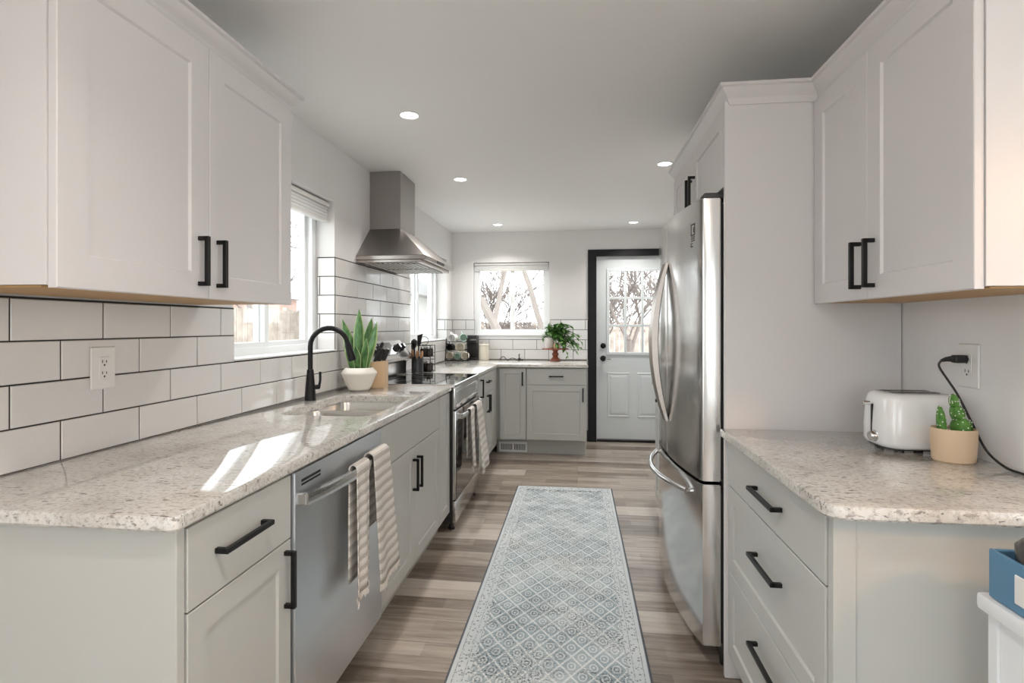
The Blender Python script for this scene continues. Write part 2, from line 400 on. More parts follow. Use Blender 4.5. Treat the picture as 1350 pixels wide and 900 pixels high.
W1 = (2.103, 3.055, 1.137, 2.02); W2 = (4.50, 5.83, 1.137, 2.02); W3 = (-1.18, -.313, 1.178, 2.008); D1 = (.19, 1.06, 0, 2.075)
b = BM(); wall(b, lambda a, z, d: (XW-d, a, z), -3.0, YB+.2, 0, ZC, .22, [W1, W2, W6]); wl = struct('wall_left', b, 'wall', smooth=False)
b = BM(); wall(b, lambda a, z, d: (a, YB+d, z), XW, 3.0, 0, ZC, .2, [W3, D1]); wb = struct('wall_back', b, 'wall', smooth=False)
b = BM(); wall(b, lambda a, z, d: (XR+d, a, z), 1.22, YB, 0, ZC, .12, []); struct('wall_right', b, 'wall', smooth=False)
b = BM(); wall(b, lambda a, z, d: (a, 1.22+d, z), XR+.12, 3.0, 0, ZC, .12, []); struct('wall_dining', b, 'wall', smooth=False)
b = BM(); wall(b, lambda a, z, d: (3.0+d, a, z), -3.0, 1.34, 0, ZC, .12, [W5]); struct('wall_side', b, 'wall', smooth=False)
W4 = (-.5, .9, .3, 2.05)  # added opening, sized for the daylight from behind
b = BM(); wall(b, lambda a, z, d: (a, -3.0-d, z), XW-.22, 3.12, 0, ZC, .15, [W4]); struct('wall_front', b, 'wall', smooth=False)

# unseen window added behind the camera to let daylight in
b = BM()
for q in ((W4[0], W4[0]+.06, W4[2], W4[3]), (W4[1]-.06, W4[1], W4[2], W4[3]), (.17, .23, W4[2], W4[3]), (W4[0], W4[1], W4[2], W4[2]+.06), (W4[0], W4[1], W4[3]-.06, W4[3])):
    box(b, q[0], q[1], -3.1, -3.05, q[2], q[3], .003)
w4 = struct('added_window_4', b, 'vinyl')
b = BM(); box(b, W4[0]+.05, W4[1]-.05, -3.08, -3.074, W4[2]+.05, W4[3]-.05); struct('pane', b, 'glass', w4)

def added_window(name, P, a0, a1, z0, z1):  # unseen windows added in the side walls for even daylight
    b = BM()
    def bx(l, r, lo, hi, c0=0, c1=.05): hexa(b, [P(l, lo, c0), P(r, lo, c0), P(r, lo, c1), P(l, lo, c1), P(l, hi, c0), P(r, hi, c0), P(r, hi, c1), P(l, hi, c1)], .003)
    m = (a0+a1)/2
    for l, r, lo, hi in ((a0, a0+.06, z0, z1), (a1-.06, a1, z0, z1), (m-.03, m+.03, z0+.06, z1-.06), (a0+.06, a1-.06, z0, z0+.06), (a0+.06, a1-.06, z1-.06, z1)): bx(l, r, lo, hi)
    w = struct(name, b, 'vinyl'); b = BM(); bx(a0+.055, a1-.055, z0+.055, z1-.055, .02, .026); struct('pane', b, 'glass', w)
added_window('added_window_5', lambda a, z, c: (3.03+c, a, z), *W5)
added_window('added_window_6', lambda a, z, c: (-1.56+c, a, z), *W6)

# ------------------------------------------------------------------ tiles on the walls
TP, TL, G = .1115, .2715, .0042
def tiles(bm, P, a0, a1, z0, z1, phase):
    """P(a, z, c). Rows counted from the counter; running bond."""
    i0 = int(round((z0-CT)/TP)); i = i0
    while CT+i*TP < z1-.008:
        lo, hi = max(CT+i*TP, z0), min(CT+(i+1)*TP, z1)
        ph = phase + (TL/2 if i % 2 else 0); k = math.floor((a0-ph)/TL)
        while ph+k*TL < a1:
            l, r = max(ph+k*TL, a0), min(ph+(k+1)*TL, a1); k += 1
            if r-l < .012: continue
            g = G/2; t = .006; e = [t+random.uniform(-.0005, .0005) for _ in range(4)]
            A = [bm.verts.new(P(*q, 0)) for q in ((l+g, lo+g), (r-g, lo+g), (r-g, hi-g), (l+g, hi-g))]
            B = [bm.verts.new(P(*q, t-.0022)) for q in ((l+g, lo+g), (r-g, lo+g), (r-g, hi-g), (l+g, hi-g))]
            h = g+.0022
            C_ = [bm.verts.new(P(q[0], q[1], e[n])) for n, q in enumerate(((l+h, lo+h), (r-h, lo+h), (r-h, hi-h), (l+h, hi-h)))]
            ring_faces(bm, A, B); ring_faces(bm, B, C_); bm.faces.new(C_)
        i += 1
JX = -1.535
def PL(a, z, c): return (XW+.002+c, a, z)
def PBk(a, z, c): return (a, YB-.002-c, z)
def PJ(y): return lambda a, z, c: (a, y-.002-c, z)
lt = [(.97, 6.074, CT, 1.133), (.97, 2.103, 1.133, 1.356), (3.055, 4.50, 1.133, 1.690), (5.83, 6.074, 1.133, 1.356)]
tb = BM(); gb = BM()
for a0, a1, z0, z1 in lt:
    tiles(tb, PL, a0, a1, z0, z1, 1.610)
    box(gb, XW-.001, XW+.0045, a0, a1, z0, z1+.004)
for y, z1 in ((3.055, 1.690), (5.83, 1.356)):
    tiles(tb, PJ(y), JX, XW+.006, 1.133, z1, JX-.12 if y < 4 else JX-.05)
    box(gb, JX, XW+.004, y-.0045, y, 1.133, z1+.004)
for a0, a1, z0, z1 in [(XW+.008, .118, CT, 1.133), (XW+.008, -1.165, 1.133, 1.356), (-.30, .118, 1.133, 1.356)]:
    tiles(tb, PBk, a0, a1, z0, z1, -.86)
    box(gb, a0, a1, YB-.0045, YB+.001, z0, z1+.004)
bs = struct('trim_1', gb, 'grout', smooth=False)
struct('tile_backsplash', tb, 'tile', bs, smooth=False)

# ------------------------------------------------------------------ windows
def slider(name, P, a0, a1, z0, z1, meet, sashleft_first=True, fw=.045):
    """P(a,z,c): c towards the room, 0 at the frame's outer plane."""
    def bx(bm, l, r, lo, hi, c0, c1, bev=.002):
        hexa(bm, [P(l, lo, c0), P(r, lo, c0), P(r, lo, c1), P(l, lo, c1), P(l, hi, c0), P(r, hi, c0), P(r, hi, c1), P(l, hi, c1)], bev)
    b = BM()
    bx(b, a0, a0+fw, z0, z1, 0, .07); bx(b, a1-fw, a1, z0, z1, 0, .07); bx(b, a0+fw, a1-fw, z0, z0+fw, 0, .07); bx(b, a0+fw, a1-fw, z1-fw, z1, 0, .07)
    w = struct(name, b, 'vinyl')
    for k, (l, r, c) in enumerate(((a0+fw*.7, meet+.025, .035), (meet-.025, a1-fw*.7, .008))):
        s = .038; lo, hi = z0+fw*.7, z1-fw*.7
        b = BM(); bx(b, l, l+s, lo, hi, c, c+.028); bx(b, r-s, r, lo, hi, c, c+.028); bx(b, l+s, r-s, lo, lo+s, c, c+.028); bx(b, l+s, r-s, hi-s, hi, c, c+.028)
        sa = struct('sash', b, 'vinyl', w)
        b = BM(); bx(b, l+s-.005, r-s+.005, lo+s-.005, hi-s+.005, c+.011, c+.015, 0); struct('pane', b, 'glass', sa)
    b = BM(); bx(b, meet-.02, meet-.008, (z0+z1)/2-.03, (z0+z1)/2+.03, .063, .075); struct('latch', b, 'plastic_w', w)
    return w
P1 = lambda a, z, c: (-1.615+c, a, z)
w1 = slider('window_1', P1, 2.105, 3.053, 1.137, 2.018, 2.545)
w2 = slider('window_2', P1, 4.502, 5.828, 1.137, 2.018, 5.15)
w3 = slider('window_3', lambda a, z, c: (a, 6.19-c, z), -1.178, -.315, 1.18, 2.006, -.737)
for w, (l, r) in ((w1, (2.105, 3.053)), (w2, (4.502, 5.828))):
    b = BM(); box(b, -1.55, XW+.010, l, r, 1.1375, 1.146, .002); struct('window_sill', b, 'trimw', w)
b = BM(); box(b, -1.178, -.315, YB-.010, 6.13, 1.1785, 1.188, .002); struct('window_sill', b, 'trimw', w3)
# roller shades (rolled up) in each opening
def shade(label, x0, x1, y0, y1, ztop, drop, group=None, along='y'):
    t = thing('roller_shade', label, 'blind', ((x0+x1)/2, (y0+y1)/2, ztop-drop))
    b = BM(); box(b, x0, x1, y0, y1, ztop-.025, ztop, .004); obj('head_rail', b, 'plastic_w', t)
    b = BM()
    if along == 'y':
        for k in range(4): box(b, x0+.012, x1-.012, y0+.005, y1-.005, ztop-.025-(k+1)*(drop-.04)/4, ztop-.025-k*(drop-.04)/4-.0005, .003)
    else:
        for k in range(4): box(b, x0+.005, x1-.005, y0+.012, y1-.012, ztop-.025-(k+1)*(drop-.04)/4, ztop-.025-k*(drop-.04)/4-.0005, .003)
    obj('folded_slats', b, 'shade', t)
    b = BM()
    if along == 'y': box(b, x0+.008, x1-.008, y0+.005, y1-.005, ztop-drop, ztop-drop+.0145, .003)
    else: box(b, x0+.005, x1-.005, y0+.008, y1-.008, ztop-drop, ztop-drop+.0145, .003)
    obj('bottom_rail', b, 'plastic_w', t)
shade('white blind pulled up at the top of the window over the sink', -1.51, -1.455, 2.11, 3.048, 2.012, .115)
shade('white blind pulled up in the window behind the steel range hood', -1.51, -1.455, 4.507, 5.823, 2.012, .115)
shade('white blind pulled up at the top of the window on the far wall', -1.172, -.321, 6.095, 6.15, 2.004, .09, along='x')

# ------------------------------------------------------------------ back door with black casing
b = BM()
box(b, .118, .212, YB-.018, YB+.03, 0, 2.135, .002); box(b, 1.04, 1.128, YB-.018, YB+.03, 0, 2.135, .002); box(b, .212, 1.04, YB-.018, YB+.03, 2.062, 2.135, .002)
struct('trim_2', b, 'frame_black')
b = BM(); box(b, .192, .2155, YB+.03, YB+.16, .001, 2.074); box(b, 1.036, 1.058, YB+.03, YB+.16, .001, 2.074); box(b, .2155, 1.036, YB+.03, YB+.16, 2.058, 2.074)
struct('trim_3', b, 'trimw')
DX0, DX1, DY = .2165, 1.0345, 6.115
b = BM()
gx0, gx1, gz0, gz1 = .345, .905, .985, 1.905
fr = Fr((0, DY+.04, 0), (1, 0, 0), (0, -1, 0))
for q in ((DX0, gx0, .03, 2.055), (gx1, DX1, .03, 2.055), (gx0, gx1, .03, gz0), (gx0, gx1, gz1, 2.055)): fr.box(b, *q, 0, .04)
d1 = struct('door_1', b, 'door', smooth=False)
b = BM()
for q in ((gx0-.02, gx0+.012, gz0-.02, gz1+.02), (gx1-.012, gx1+.02, gz0-.02, gz1+.02), (gx0+.012, gx1-.012, gz0-.02, gz0+.012), (gx0+.012, gx1-.012, gz1-.012, gz1+.02)): fr.box(b, *q, .03, .052, .003)
for k in (1, 2):
    x = gx0+(gx1-gx0)*k/3; z = gz0+(gz1-gz0)*k/3
    fr.box(b, x-.013, x+.013, gz0+.012, gz1-.012, .02, .048, .003); fr.box(b, gx0+.012, gx1-.012, z-.013, z+.013, .021, .047, .003)
struct('muntin_grid', b, 'door', d1)
b = BM(); fr.box(b, gx0-.002, gx1+.002, gz0-.002, gz1+.002, .022, .027); struct('pane', b, 'glass', d1)
for x0 in (.33, .66):
    b = BM(); P = fr.p
    def rect(d, c): return [b.verts.new(P(x0+d, .27+d, c)), b.verts.new(P(x0+.25-d, .27+d, c)), b.verts.new(P(x0+.25-d, .77-d, c)), b.verts.new(P(x0+d, .77-d, c))]
    rr = [rect(0, .0402), rect(.012, .047), rect(.024, .041), rect(.05, .047)]
    for i in range(3): ring_faces(b, rr[i], rr[i+1])
    b.faces.new(rr[3]); struct('embossed_panel', b, 'door', d1, smooth=False)
def knobby(z, name):
    b = BM(); mt = Matrix.Rotation(R(90), 4, 'X')
    if name == 'door_knob': lathe(b, [(0, .062), (.02, .06), (.027, .048), (.024, .035), (.012, .026), (.011, .01), (.032, .008), (.032, 0), (0, 0)], (.287, DY, z), 24, mtx=mt)
    else: lathe(b, [(0, .022), (.012, .022), (.024, .016), (.031, .006), (.031, 0), (0, 0)], (.287, DY, z), 24, mtx=mt)
    struct(name, b, 'black', d1)
knobby(.925, 'door_knob'); knobby(1.066, 'deadbolt')
b = BM(); tube(b, [(.287, DY-.05, .925), (.33, DY-.055, .922), (.37, DY-.05, .92)], .006, 8); struct('knob_lever', b, 'ss_handle', d1)
b = BM(); box(b, .2165, 1.0345, YB+.0, YB+.19, .0005, .024, .003); struct('trim_4', b, 'black')
b = BM(); box(b, .112, .119, YB-.012, YB-.0005, .13, .912); struct('trim_5', b, 'trimw')
b = BM(); box(b, .108, .1165, YB-.013, YB-.0005, .0, .125); struct('baseboard_back', b, 'frame_black')

# ------------------------------------------------------------------ cabinets
FL = Fr((XF-.02, 0, 0), (0, 1, 0), (1, 0, 0))      # left run, a = y
FB = Fr((0, YF+.02, 0), (1, 0, 0), (0, -1, 0))     # far run, a = x
XRF = .545
FRt = Fr((XRF+.02, 0, 0), (0, 1, 0), (-1, 0, 0))   # right base, a = y
FUL = Fr((-1.08, 0, 0), (0, 1, 0), (1, 0, 0))      # left uppers
FUR = Fr((.86, 0, 0), (0, 1, 0), (-1, 0, 0))       # right uppers
FOF = Fr((.555, 0, 0), (0, 1, 0), (-1, 0, 0))      # over the fridge
ZT = .8755                                          # top of carcass under the stone
def door_part(t, fr, a0, a1, z0, z1, paint, hnd=None, kind='door', style='shaker', fw=.06, label=None):
    b = BM(); (shaker(b, fr, a0, a1, z0, z1, fw=fw) if style == 'shaker' else slab(b, fr, a0, a1, z0, z1))
    d = obj(kind, b, paint, t, smooth=False)
    if hnd:
        a, z, L, v = hnd; b = BM(); pull(b, fr, a, z, L, .02, v); obj('handle', b, 'black', d)
    return d
GAP = .0035
BZ = .125                                           # bottom of the lower doors
TZ = .695                                           # drawer / door split
# near left base
t = thing('base_cabinet', 'pale grey base cabinet nearest the camera, left of the dishwasher', 'cabinet', (-1.1, 1.2, 0))
b = BM(); box(b, XW+.008, XF-.0205, 1.013, 1.418, .12, ZT); obj('body', b, 'lower', t, smooth=False)
b = BM(); box(b, XW+.008, XF-.003, .988, 1.0115, 0, ZT, .0015); obj('end_panel', b, 'lower', t, smooth=False)
b = BM(); box(b, XW+.05, -.865, 1.014, 1.418, 0, .119); obj('toe_kick', b, 'lower', t, smooth=False)
door_part(t, FL, 1.0155, 1.416, TZ+GAP/2, .870, 'lower', (1.190, .79, .185, False), 'drawer', 'slab')
door_part(t, FL, 1.0155, 1.416, BZ, TZ-GAP/2, 'lower', (1.385, .595, .155, True))
# sink cabinet
t = thing('sink_cabinet', 'pale grey sink cabinet with two doors, right of the dishwasher', 'cabinet', (-1.1, 2.56, 0))
b = BM(); box(b, XF-.04, XF-.0205, 2.104, 3.040, .12, ZT); box(b, XW+.008, XF-.041, 2.104, 2.122, .12, .66); box(b, XW+.008, XF-.041, 3.022, 3.040, .12, .66); box(b, XW+.008, XF-.041, 2.123, 3.021, .12, .14)
obj('body', b, 'lower', t, smooth=False)
b = BM(); box(b, XW+.05, -.865, 2.104, 3.040, 0, .119); obj('toe_kick', b, 'lower', t, smooth=False)
door_part(t, FL, 2.106, 3.038, TZ+GAP/2, .870, 'lower', None, 'false_front', 'slab')
door_part(t, FL, 2.106, 2.5705, BZ, TZ-GAP/2, 'lower', (2.538, .565, .155, True))
door_part(t, FL, 2.5735, 3.038, BZ, TZ-GAP/2, 'lower', (2.606, .565, .155, True))
# narrow cabinet left of range
t = thing('narrow_cabinet', 'narrow pale grey cabinet between sink cabinet and range', 'cabinet', (-1.1, 3.17, 0))
b = BM(); box(b, XW+.008, XF-.0205, 3.044, 3.298, .12, ZT); obj('body', b, 'lower', t, smooth=False)
b = BM(); box(b, XW+.05, -.865, 3.044, 3.298, 0, .119); obj('toe_kick', b, 'lower', t, smooth=False)
door_part(t, FL, 3.046, 3.296, BZ, .870, 'lower')
# cabinets past the range
RG0, RG1 = 3.306, 4.098
t = thing('narrow_cabinet', 'narrow pale grey cabinet just past the range, one tall pull', 'cabinet', (-1.1, 4.33, 0))
b = BM(); box(b, XW+.008, XF-.0205, 4.106, 4.556, .12, ZT); obj('body', b, 'lower', t, smooth=False)
b = BM(); box(b, XW+.05, -.865, 4.106, 4.556, 0, .119); obj('toe_kick', b, 'lower', t, smooth=False)
door_part(t, FL, 4.108, 4.554, BZ, .870, 'lower', (4.37, .77, .15, True))
t = thing('base_cabinet', 'pale grey drawer and two door cabinet in the left run before the corner', 'cabinet', (-1.1, 4.9, 0))
b = BM(); box(b, XW+.008, XF-.0205, 4.560, 5.288, .12, ZT); obj('body', b, 'lower', t, smooth=False)
b = BM(); box(b, XW+.05, -.865, 4.560, 5.288, 0, .119); obj('toe_kick', b, 'lower', t, smooth=False)
door_part(t, FL, 4.562, 5.04, TZ+GAP/2, .870, 'lower', (4.72, .795, .14, False), 'drawer', 'slab')
door_part(t, FL, 4.562, 4.7205, BZ, TZ-GAP/2, 'lower', (4.69, .60, .15, True), fw=.045)
door_part(t, FL, 4.7235, 5.04, BZ, TZ-GAP/2, 'lower', (4.765, .60, .15, True))
b = BM(); FL.box(b, 5.044, 5.286, .12, .872, 0, .018); obj('filler_panel', b, 'lower', t, smooth=False)
# far run
t = thing('corner_cabinet', 'narrow grey corner cabinet door under the far window', 'cabinet', (-.63, 5.7, 0))
b = BM(); box(b, XF-.02, -.5005, YF+.0205, YB-.008, .16, ZT); obj('body', b, 'lower', t, smooth=False)
b = BM(); box(b, XF-.02, -.5005, 5.44, YB-.008, 0, .159); obj('toe_kick', b, 'lower', t, smooth=False)
door_part(t, FB, -.766, -.503, .165, .870, 'lower', (-.537, .765, .135, True), fw=.055)
t = thing('base_cabinet', 'grey drawer over door cabinet beside the black door casing', 'cabinet', (-.2, 5.7, 0))
b = BM(); box(b, -.4985, .072, YF+.0205, YB-.008, .16, ZT); box(b, .0725, .09, YF+.005, YB-.008, .16, ZT); obj('body', b, 'lower', t, smooth=False)
b = BM(); box(b, -.4985, .085, 5.44, YB-.008, 0, .159); obj('toe_kick', b, 'lower', t, smooth=False)
door_part(t, FB, -.496, .087, TZ+.012+GAP/2, .870, 'lower', (-.205, .792, .14, False), 'drawer', 'slab')
door_part(t, FB, -.496, .087, .165, TZ+.012-GAP/2, 'lower', (.055, .615, .135, True))
# floor register in the toe kick
t = thing('floor_register', 'white slotted heating register in toe kick of corner cabinet', 'vent', (-.62, 5.42, .02))
b = BM(); box(b, -.79, -.50, 5.425, 5.4385, .012, .118, .003); obj('face_plate', b, 'trimw', t)
b = BM()
for k in range(17):
    if k == 8: continue
    x = -.765+k*.0148; box(b, x, x+.0075, 5.4235, 5.426, .035, .095)
obj('slots', b, 'blkpl', t)

# right base cabinet with three drawers
t = thing('drawer_cabinet', 'pale grey three drawer cabinet under the right counter', 'cabinet', (.85, 1.65, 0))
b = BM(); box(b, XRF+.0205, XR-.004, 1.268, 2.046, .10, ZT); obj('body', b, 'lower', t, smooth=False)
b = BM(); box(b, XRF+.004, XR-.004, 1.243, 1.2665, 0, ZT, .0015); box(b, XRF+.003, XRF+.05, 1.2395, 1.2435, 0.0, ZT-.001, .001); obj('end_panel', b, 'lower', t, smooth=False)
b = BM(); box(b, .64, XR-.01, 1.268, 2.046, 0, .099); obj('toe_kick', b, 'lower', t, smooth=False)
door_part(t, FRt, 1.270, 2.044, .709, .870, 'lower', (1.625, .79, .21, False), 'drawer', 'slab')
door_part(t, FRt, 1.270, 2.044, .4015, .705, 'lower', (1.625, .588, .21, False), 'drawer', fw=.055)
door_part(t, FRt, 1.270, 2.044, .10, .398, 'lower', (1.625, .315, .21, False), 'drawer', fw=.055)

# uppers, left
UZ0, UZ1 = 1.365, 2.105
t = thing('wall_cabinet', 'white two door wall cabinet hung on the left over the tiles', 'cabinet', (-1.25, 1.43, UZ0))
b = BM(); box(b, XW+.003, -1.0815, .984, 1.905, UZ0+.004, UZ1); obj('body', b, 'upper', t, smooth=False)
b = BM(); box(b, XW+.012, -1.10, .992, 1.898, UZ0-.0005, UZ0+.0035); obj('bottom_panel', b, 'maple', t, smooth=False)['label'] = 'bare maple underside'
door_part(t, FUL, .988, 1.4500, UZ0-.002, UZ1-.018, 'upper', (1.408, 1.467, .14, True), fw=.072)
door_part(t, FUL, 1.4525, 1.903, UZ0-.002, UZ1-.018, 'upper', (1.486, 1.467, .14, True), fw=.068)
# uppers, right
t = thing('wall_cabinet', 'white two door wall cabinet hung over the toaster', 'cabinet', (1.0, 1.65, UZ0))
b = BM(); box(b, .8615, XR-.003, 1.258, 2.047, UZ0+.004, UZ1); obj('body', b, 'upper', t, smooth=False)
b = BM(); box(b, .88, XR-.012, 1.275, 2.04, UZ0-.0005, UZ0+.0035); obj('bottom_panel', b, 'maple', t, smooth=False)['label'] = 'bare maple underside'
door_part(t, FUR, 1.262, 1.6880, UZ0-.002, UZ1-.018, 'upper', (1.652, 1.464, .14, True), fw=.066)
door_part(t, FUR, 1.6910, 2.045, UZ0-.002, UZ1-.018, 'upper', (1.727, 1.464, .14, True), fw=.066)
# tall panel and the cabinet over the fridge
t = thing('fridge_cabinet', 'white two door cabinet over the fridge with tall side panels', 'cabinet', (.85, 2.58, 0))
b = BM(); box(b, .535, XR-.003, 2.05, 2.0685, .0, UZ1, .0015); obj('side_panel', b, 'upper', t, smooth=False)
b = BM(); box(b, .575, XR-.003, 3.105, 3.123, .0, UZ1, .0015); obj('side_panel', b, 'upper', t, smooth=False)
b = BM(); box(b, .5765, XR-.003, 2.071, 3.103, 1.80, UZ1); obj('body', b, 'upper', t, smooth=False)
door_part(t, FOF, 2.078, 2.585, 1.797, UZ1-.018, 'upper', (2.555, 1.90, .14, True))
door_part(t, FOF, 2.588, 3.10, 1.797, UZ1-.018, 'upper', (2.625, 1.90, .14, True))
# crown mouldings: profile swept along a path with mitres
def crown(path, label, closed_ends=True):
    prof = [(0, 2.088), (.004, 2.088), (.010, 2.098), (.012, 2.108), (.020, 2.118), (.032, 2.130), (.037, 2.140), (.046, 2.144), (.046, 2.154), (0, 2.154)]
    b = BM(); n = len(path); P = [Vector((p[0], p[1])) for p in path]; prev = None
    for i in range(n):
        d0 = (P[i]-P[i-1]).normalized() if i > 0 else None; d1 = (P[i+1]-P[i]).normalized() if i < n-1 else None
        n0 = Vector((-d0.y, d0.x)) if d0 else None; n1 = Vector((-d1.y, d1.x)) if d1 else None
        if n0 and n1: mt = (n0+n1); mt = mt/(1+n0.dot(n1))
        else: mt = n0 or n1
        ring = [b.verts.new((P[i].x+mt.x*o, P[i].y+mt.y*o, z)) for o, z in prof]
        if prev: ring_faces(b, prev, ring)
        else: b.faces.new(ring)
        prev = ring
    b.faces.new(prev[::-1])
    return tag(obj('crown_molding', b, 'upper', origin=(*path[0], 2.088), angle=25), label, 'crown molding')
crown([(XW+.003, .983), (-1.0795, .983), (-1.0795, 1.906), (XW+.003, 1.906)][::-1], 'white crown molding along the top of the left wall cabinet')
crown([(.5545, 3.124), (.5545, 2.0495), (.8595, 2.0495), (.8595, 1.257), (XR-.004, 1.257)][::-1], 'white crown molding stepping around fridge surround and right wall cabinet')

# ------------------------------------------------------------------ stone counters
def rounded(pts, rads, seg=5):
    out = []; n = len(pts)
    for i, (p, r) in enumerate(zip(pts, rads)):
        p = Vector(p)
        if not r: out.append(p); continue
        a = (Vector(pts[i-1])-p).normalized(); c = (Vector(pts[(i+1) % n])-p).normalized()
        s, e = p+a*r, p+c*r
        for k in range(seg+1):
            q = k/seg; out.append(s*(1-q)**2 + p*2*q*(1-q) + e*q*q)
    return out
def stone(bm, outline, holes=(), z0=CT-.032, z1=CT, ch=.006):
    """flat slab with eased upper and lower edges and rounded holes"""
    def loop(pts, z): return [bm.verts.new((p.x, p.y, z)) for p in pts]
    def inset(pts, d):
        n = len(pts); out = []
        for i in range(n):
            a = (pts[i]-pts[i-1]).normalized(); c = (pts[(i+1) % n]-pts[i]).normalized()
            na, nc = Vector((-a.y, a.x)), Vector((-c.y, c.x)); m = (na+nc)/(1+na.dot(nc)); out.append(pts[i]+m*d)
        return out
    rings = [loop(inset(outline, ch), z0), loop(outline, z0+ch), loop(outline, z1-ch), loop(inset(outline, ch*.3), z1-ch*.3), loop(inset(outline, ch), z1)]
    for a, c in zip(rings, rings[1:]): ring_faces(bm, a, c)
    hl = []
    for h in holes:
        A, B_ = loop(h, z0), loop(h, z1); ring_faces(bm, A, B_); hl.append((A, B_))
    for lv, hi in ((rings[0], 0), (rings[-1], 1)):
        es = []
        for lp in [lv]+[h[hi] for h in hl]:
            for i in range(len(lp)):
                e = bm.edges.get((lp[i], lp[(i+1) % len(lp)])); es.append(e or bm.edges.new((lp[i], lp[(i+1) % len(lp)])))
        bmesh.ops.triangle_fill(bm, use_beauty=True, use_dissolve=False, edges=es)
SX0, SX1, SY0, SY1, SYD = -1.262, -.85, 2.14, 2.79, 2.48
XC = -.778
b = BM()
hole = rounded([(SX0, SY0), (SX1, SY0), (SX1, SY1), (SX0, SY1)], [.07]*4, 6)
stone(b, rounded([(XW+.009, .966), (XC, .966), (XC, 3.302), (XW+.009, 3.302)], [0, .025, 0, 0]), [hole])
tag(obj('countertop', b, 'granite', origin=(-1.1, 2, CT), angle=40), 'beige speckled granite countertop with the sink cut into it', 'countertop')
b = BM()
stone(b, rounded([(XW+.009, 4.102), (XC, 4.102), (XC, YF-.028), (.105, YF-.028), (.105, YB-.009), (XW+.009, YB-.009)], [0, 0, .01, .01, 0, 0]))
tag(obj('countertop', b, 'granite', origin=(-1.1, 5.5, CT), angle=40), 'granite countertop turning the far corner under the window', 'countertop')
b = BM()
stone(b, rounded([(.518, 1.195), (XR-.003, 1.195), (XR-.003, 2.0485), (.518, 2.0485)], [.045, 0, 0, 0]))
tag(obj('countertop', b, 'granite', origin=(.85, 1.6, CT), angle=40), 'granite countertop on the right under the toaster', 'countertop')

# ------------------------------------------------------------------ sink and faucet
t = thing('sink', 'stainless double bowl sink set under the left granite', 'sink', (-1.03, 2.4, .70))
def bowl(bm, y0, y1, zb):
    o = rounded([(SX0-.008, y0), (SX1+.008, y0), (SX1+.008, y1), (SX0-.008, y1)], [.07]*4, 6)
    def ins(d): 
        cx, cy = (SX0+SX1)/2, (y0+y1)/2; hx, hy = (SX1-SX0)/2+.008, (y1-y0)/2
        return [Vector((cx+(p.x-cx)*(1-d/hx), cy+(p.y-cy)*(1-d/hy))) for p in o]
    zt = CT-.033; L = []
    for d, z in ((-.012, zt), (0, zt), (.003, zt-.012), (.006, zb+.05), (.02, zb+.018), (.05, zb+.003), (.1, zb)):
        L.append([bm.verts.new((p.x, p.y, z)) for p in ins(d)])
    for a, c in zip(L, L[1:]): ring_faces(bm, a, c)
    bm.faces.new(L[-1])
b = BM(); bowl(b, SY0-.008, SYD-.012, .70); obj('near_bowl', b, 'ss_sink', t, angle=60)
b = BM(); bowl(b, SYD+.012, SY1+.008, .68); obj('far_bowl', b, 'ss_sink', t, angle=60)
b = BM(); box(b, SX0-.006, SX1+.006, SYD-.016, SYD+.016, CT-.062, CT-.046, .006, 2); obj('divider', b, 'ss_sink', t)
for y, z in ((2.29, .7005), (2.63, .6805)):
    b = BM(); lathe(b, [(0, .001), (.02, .001), (.03, .004), (.042, .003), (.043, 0)], (-1.03, y, z), 24); obj('drain', b, 'chrome', t)
FX, FY = -1.338, 2.585
t = thing('faucet', 'matte black gooseneck pull down faucet behind the sink', 'faucet', (FX, FY, CT))
b = BM(); lathe(b, [(0, .155), (.016, .155), (.019, .12), (.024, .06), (.027, .02), (.028, 0), (0, 0)], (FX, FY, CT), 24); obj('base', b, 'black', t)
dv = Vector((.185, .045, 0)); dv.normalize(); rr_ = .092; zc = 1.182
pts = [Vector((FX, FY, CT+.14)), Vector((FX, FY, 1.12))]
for k in range(0, 13):
    a = math.pi-k*(math.pi*.95)/12; pts.append(Vector((FX, FY, zc))+dv*(rr_+rr_*math.cos(a))+Vector((0, 0, rr_*math.sin(a))))
b = BM(); tube(b, pts, .0125, 14); obj('spout', b, 'black', t)
e = pts[-1]; dn = (pts[-1]-pts[-2]).normalized()
b = BM(); tube(b, [e-dn*.002, e+dn*.012, e+dn*.03, e+dn*.085, e+dn*.092], [.0135, .0165, .017, .0205, .018], 16); obj('spray_head', b, 'black', t)
b = BM(); tube(b, [(FX+.018, FY+.01, CT+.065), (FX+.04, FY+.022, CT+.066)], .012, 12); tube(b, [(FX+.036, FY+.02, CT+.062), (FX+.041, FY+.024, CT+.10), (FX+.04, FY+.025, CT+.142)], [.007, .0062, .0065], 10); obj('lever', b, 'black', t)

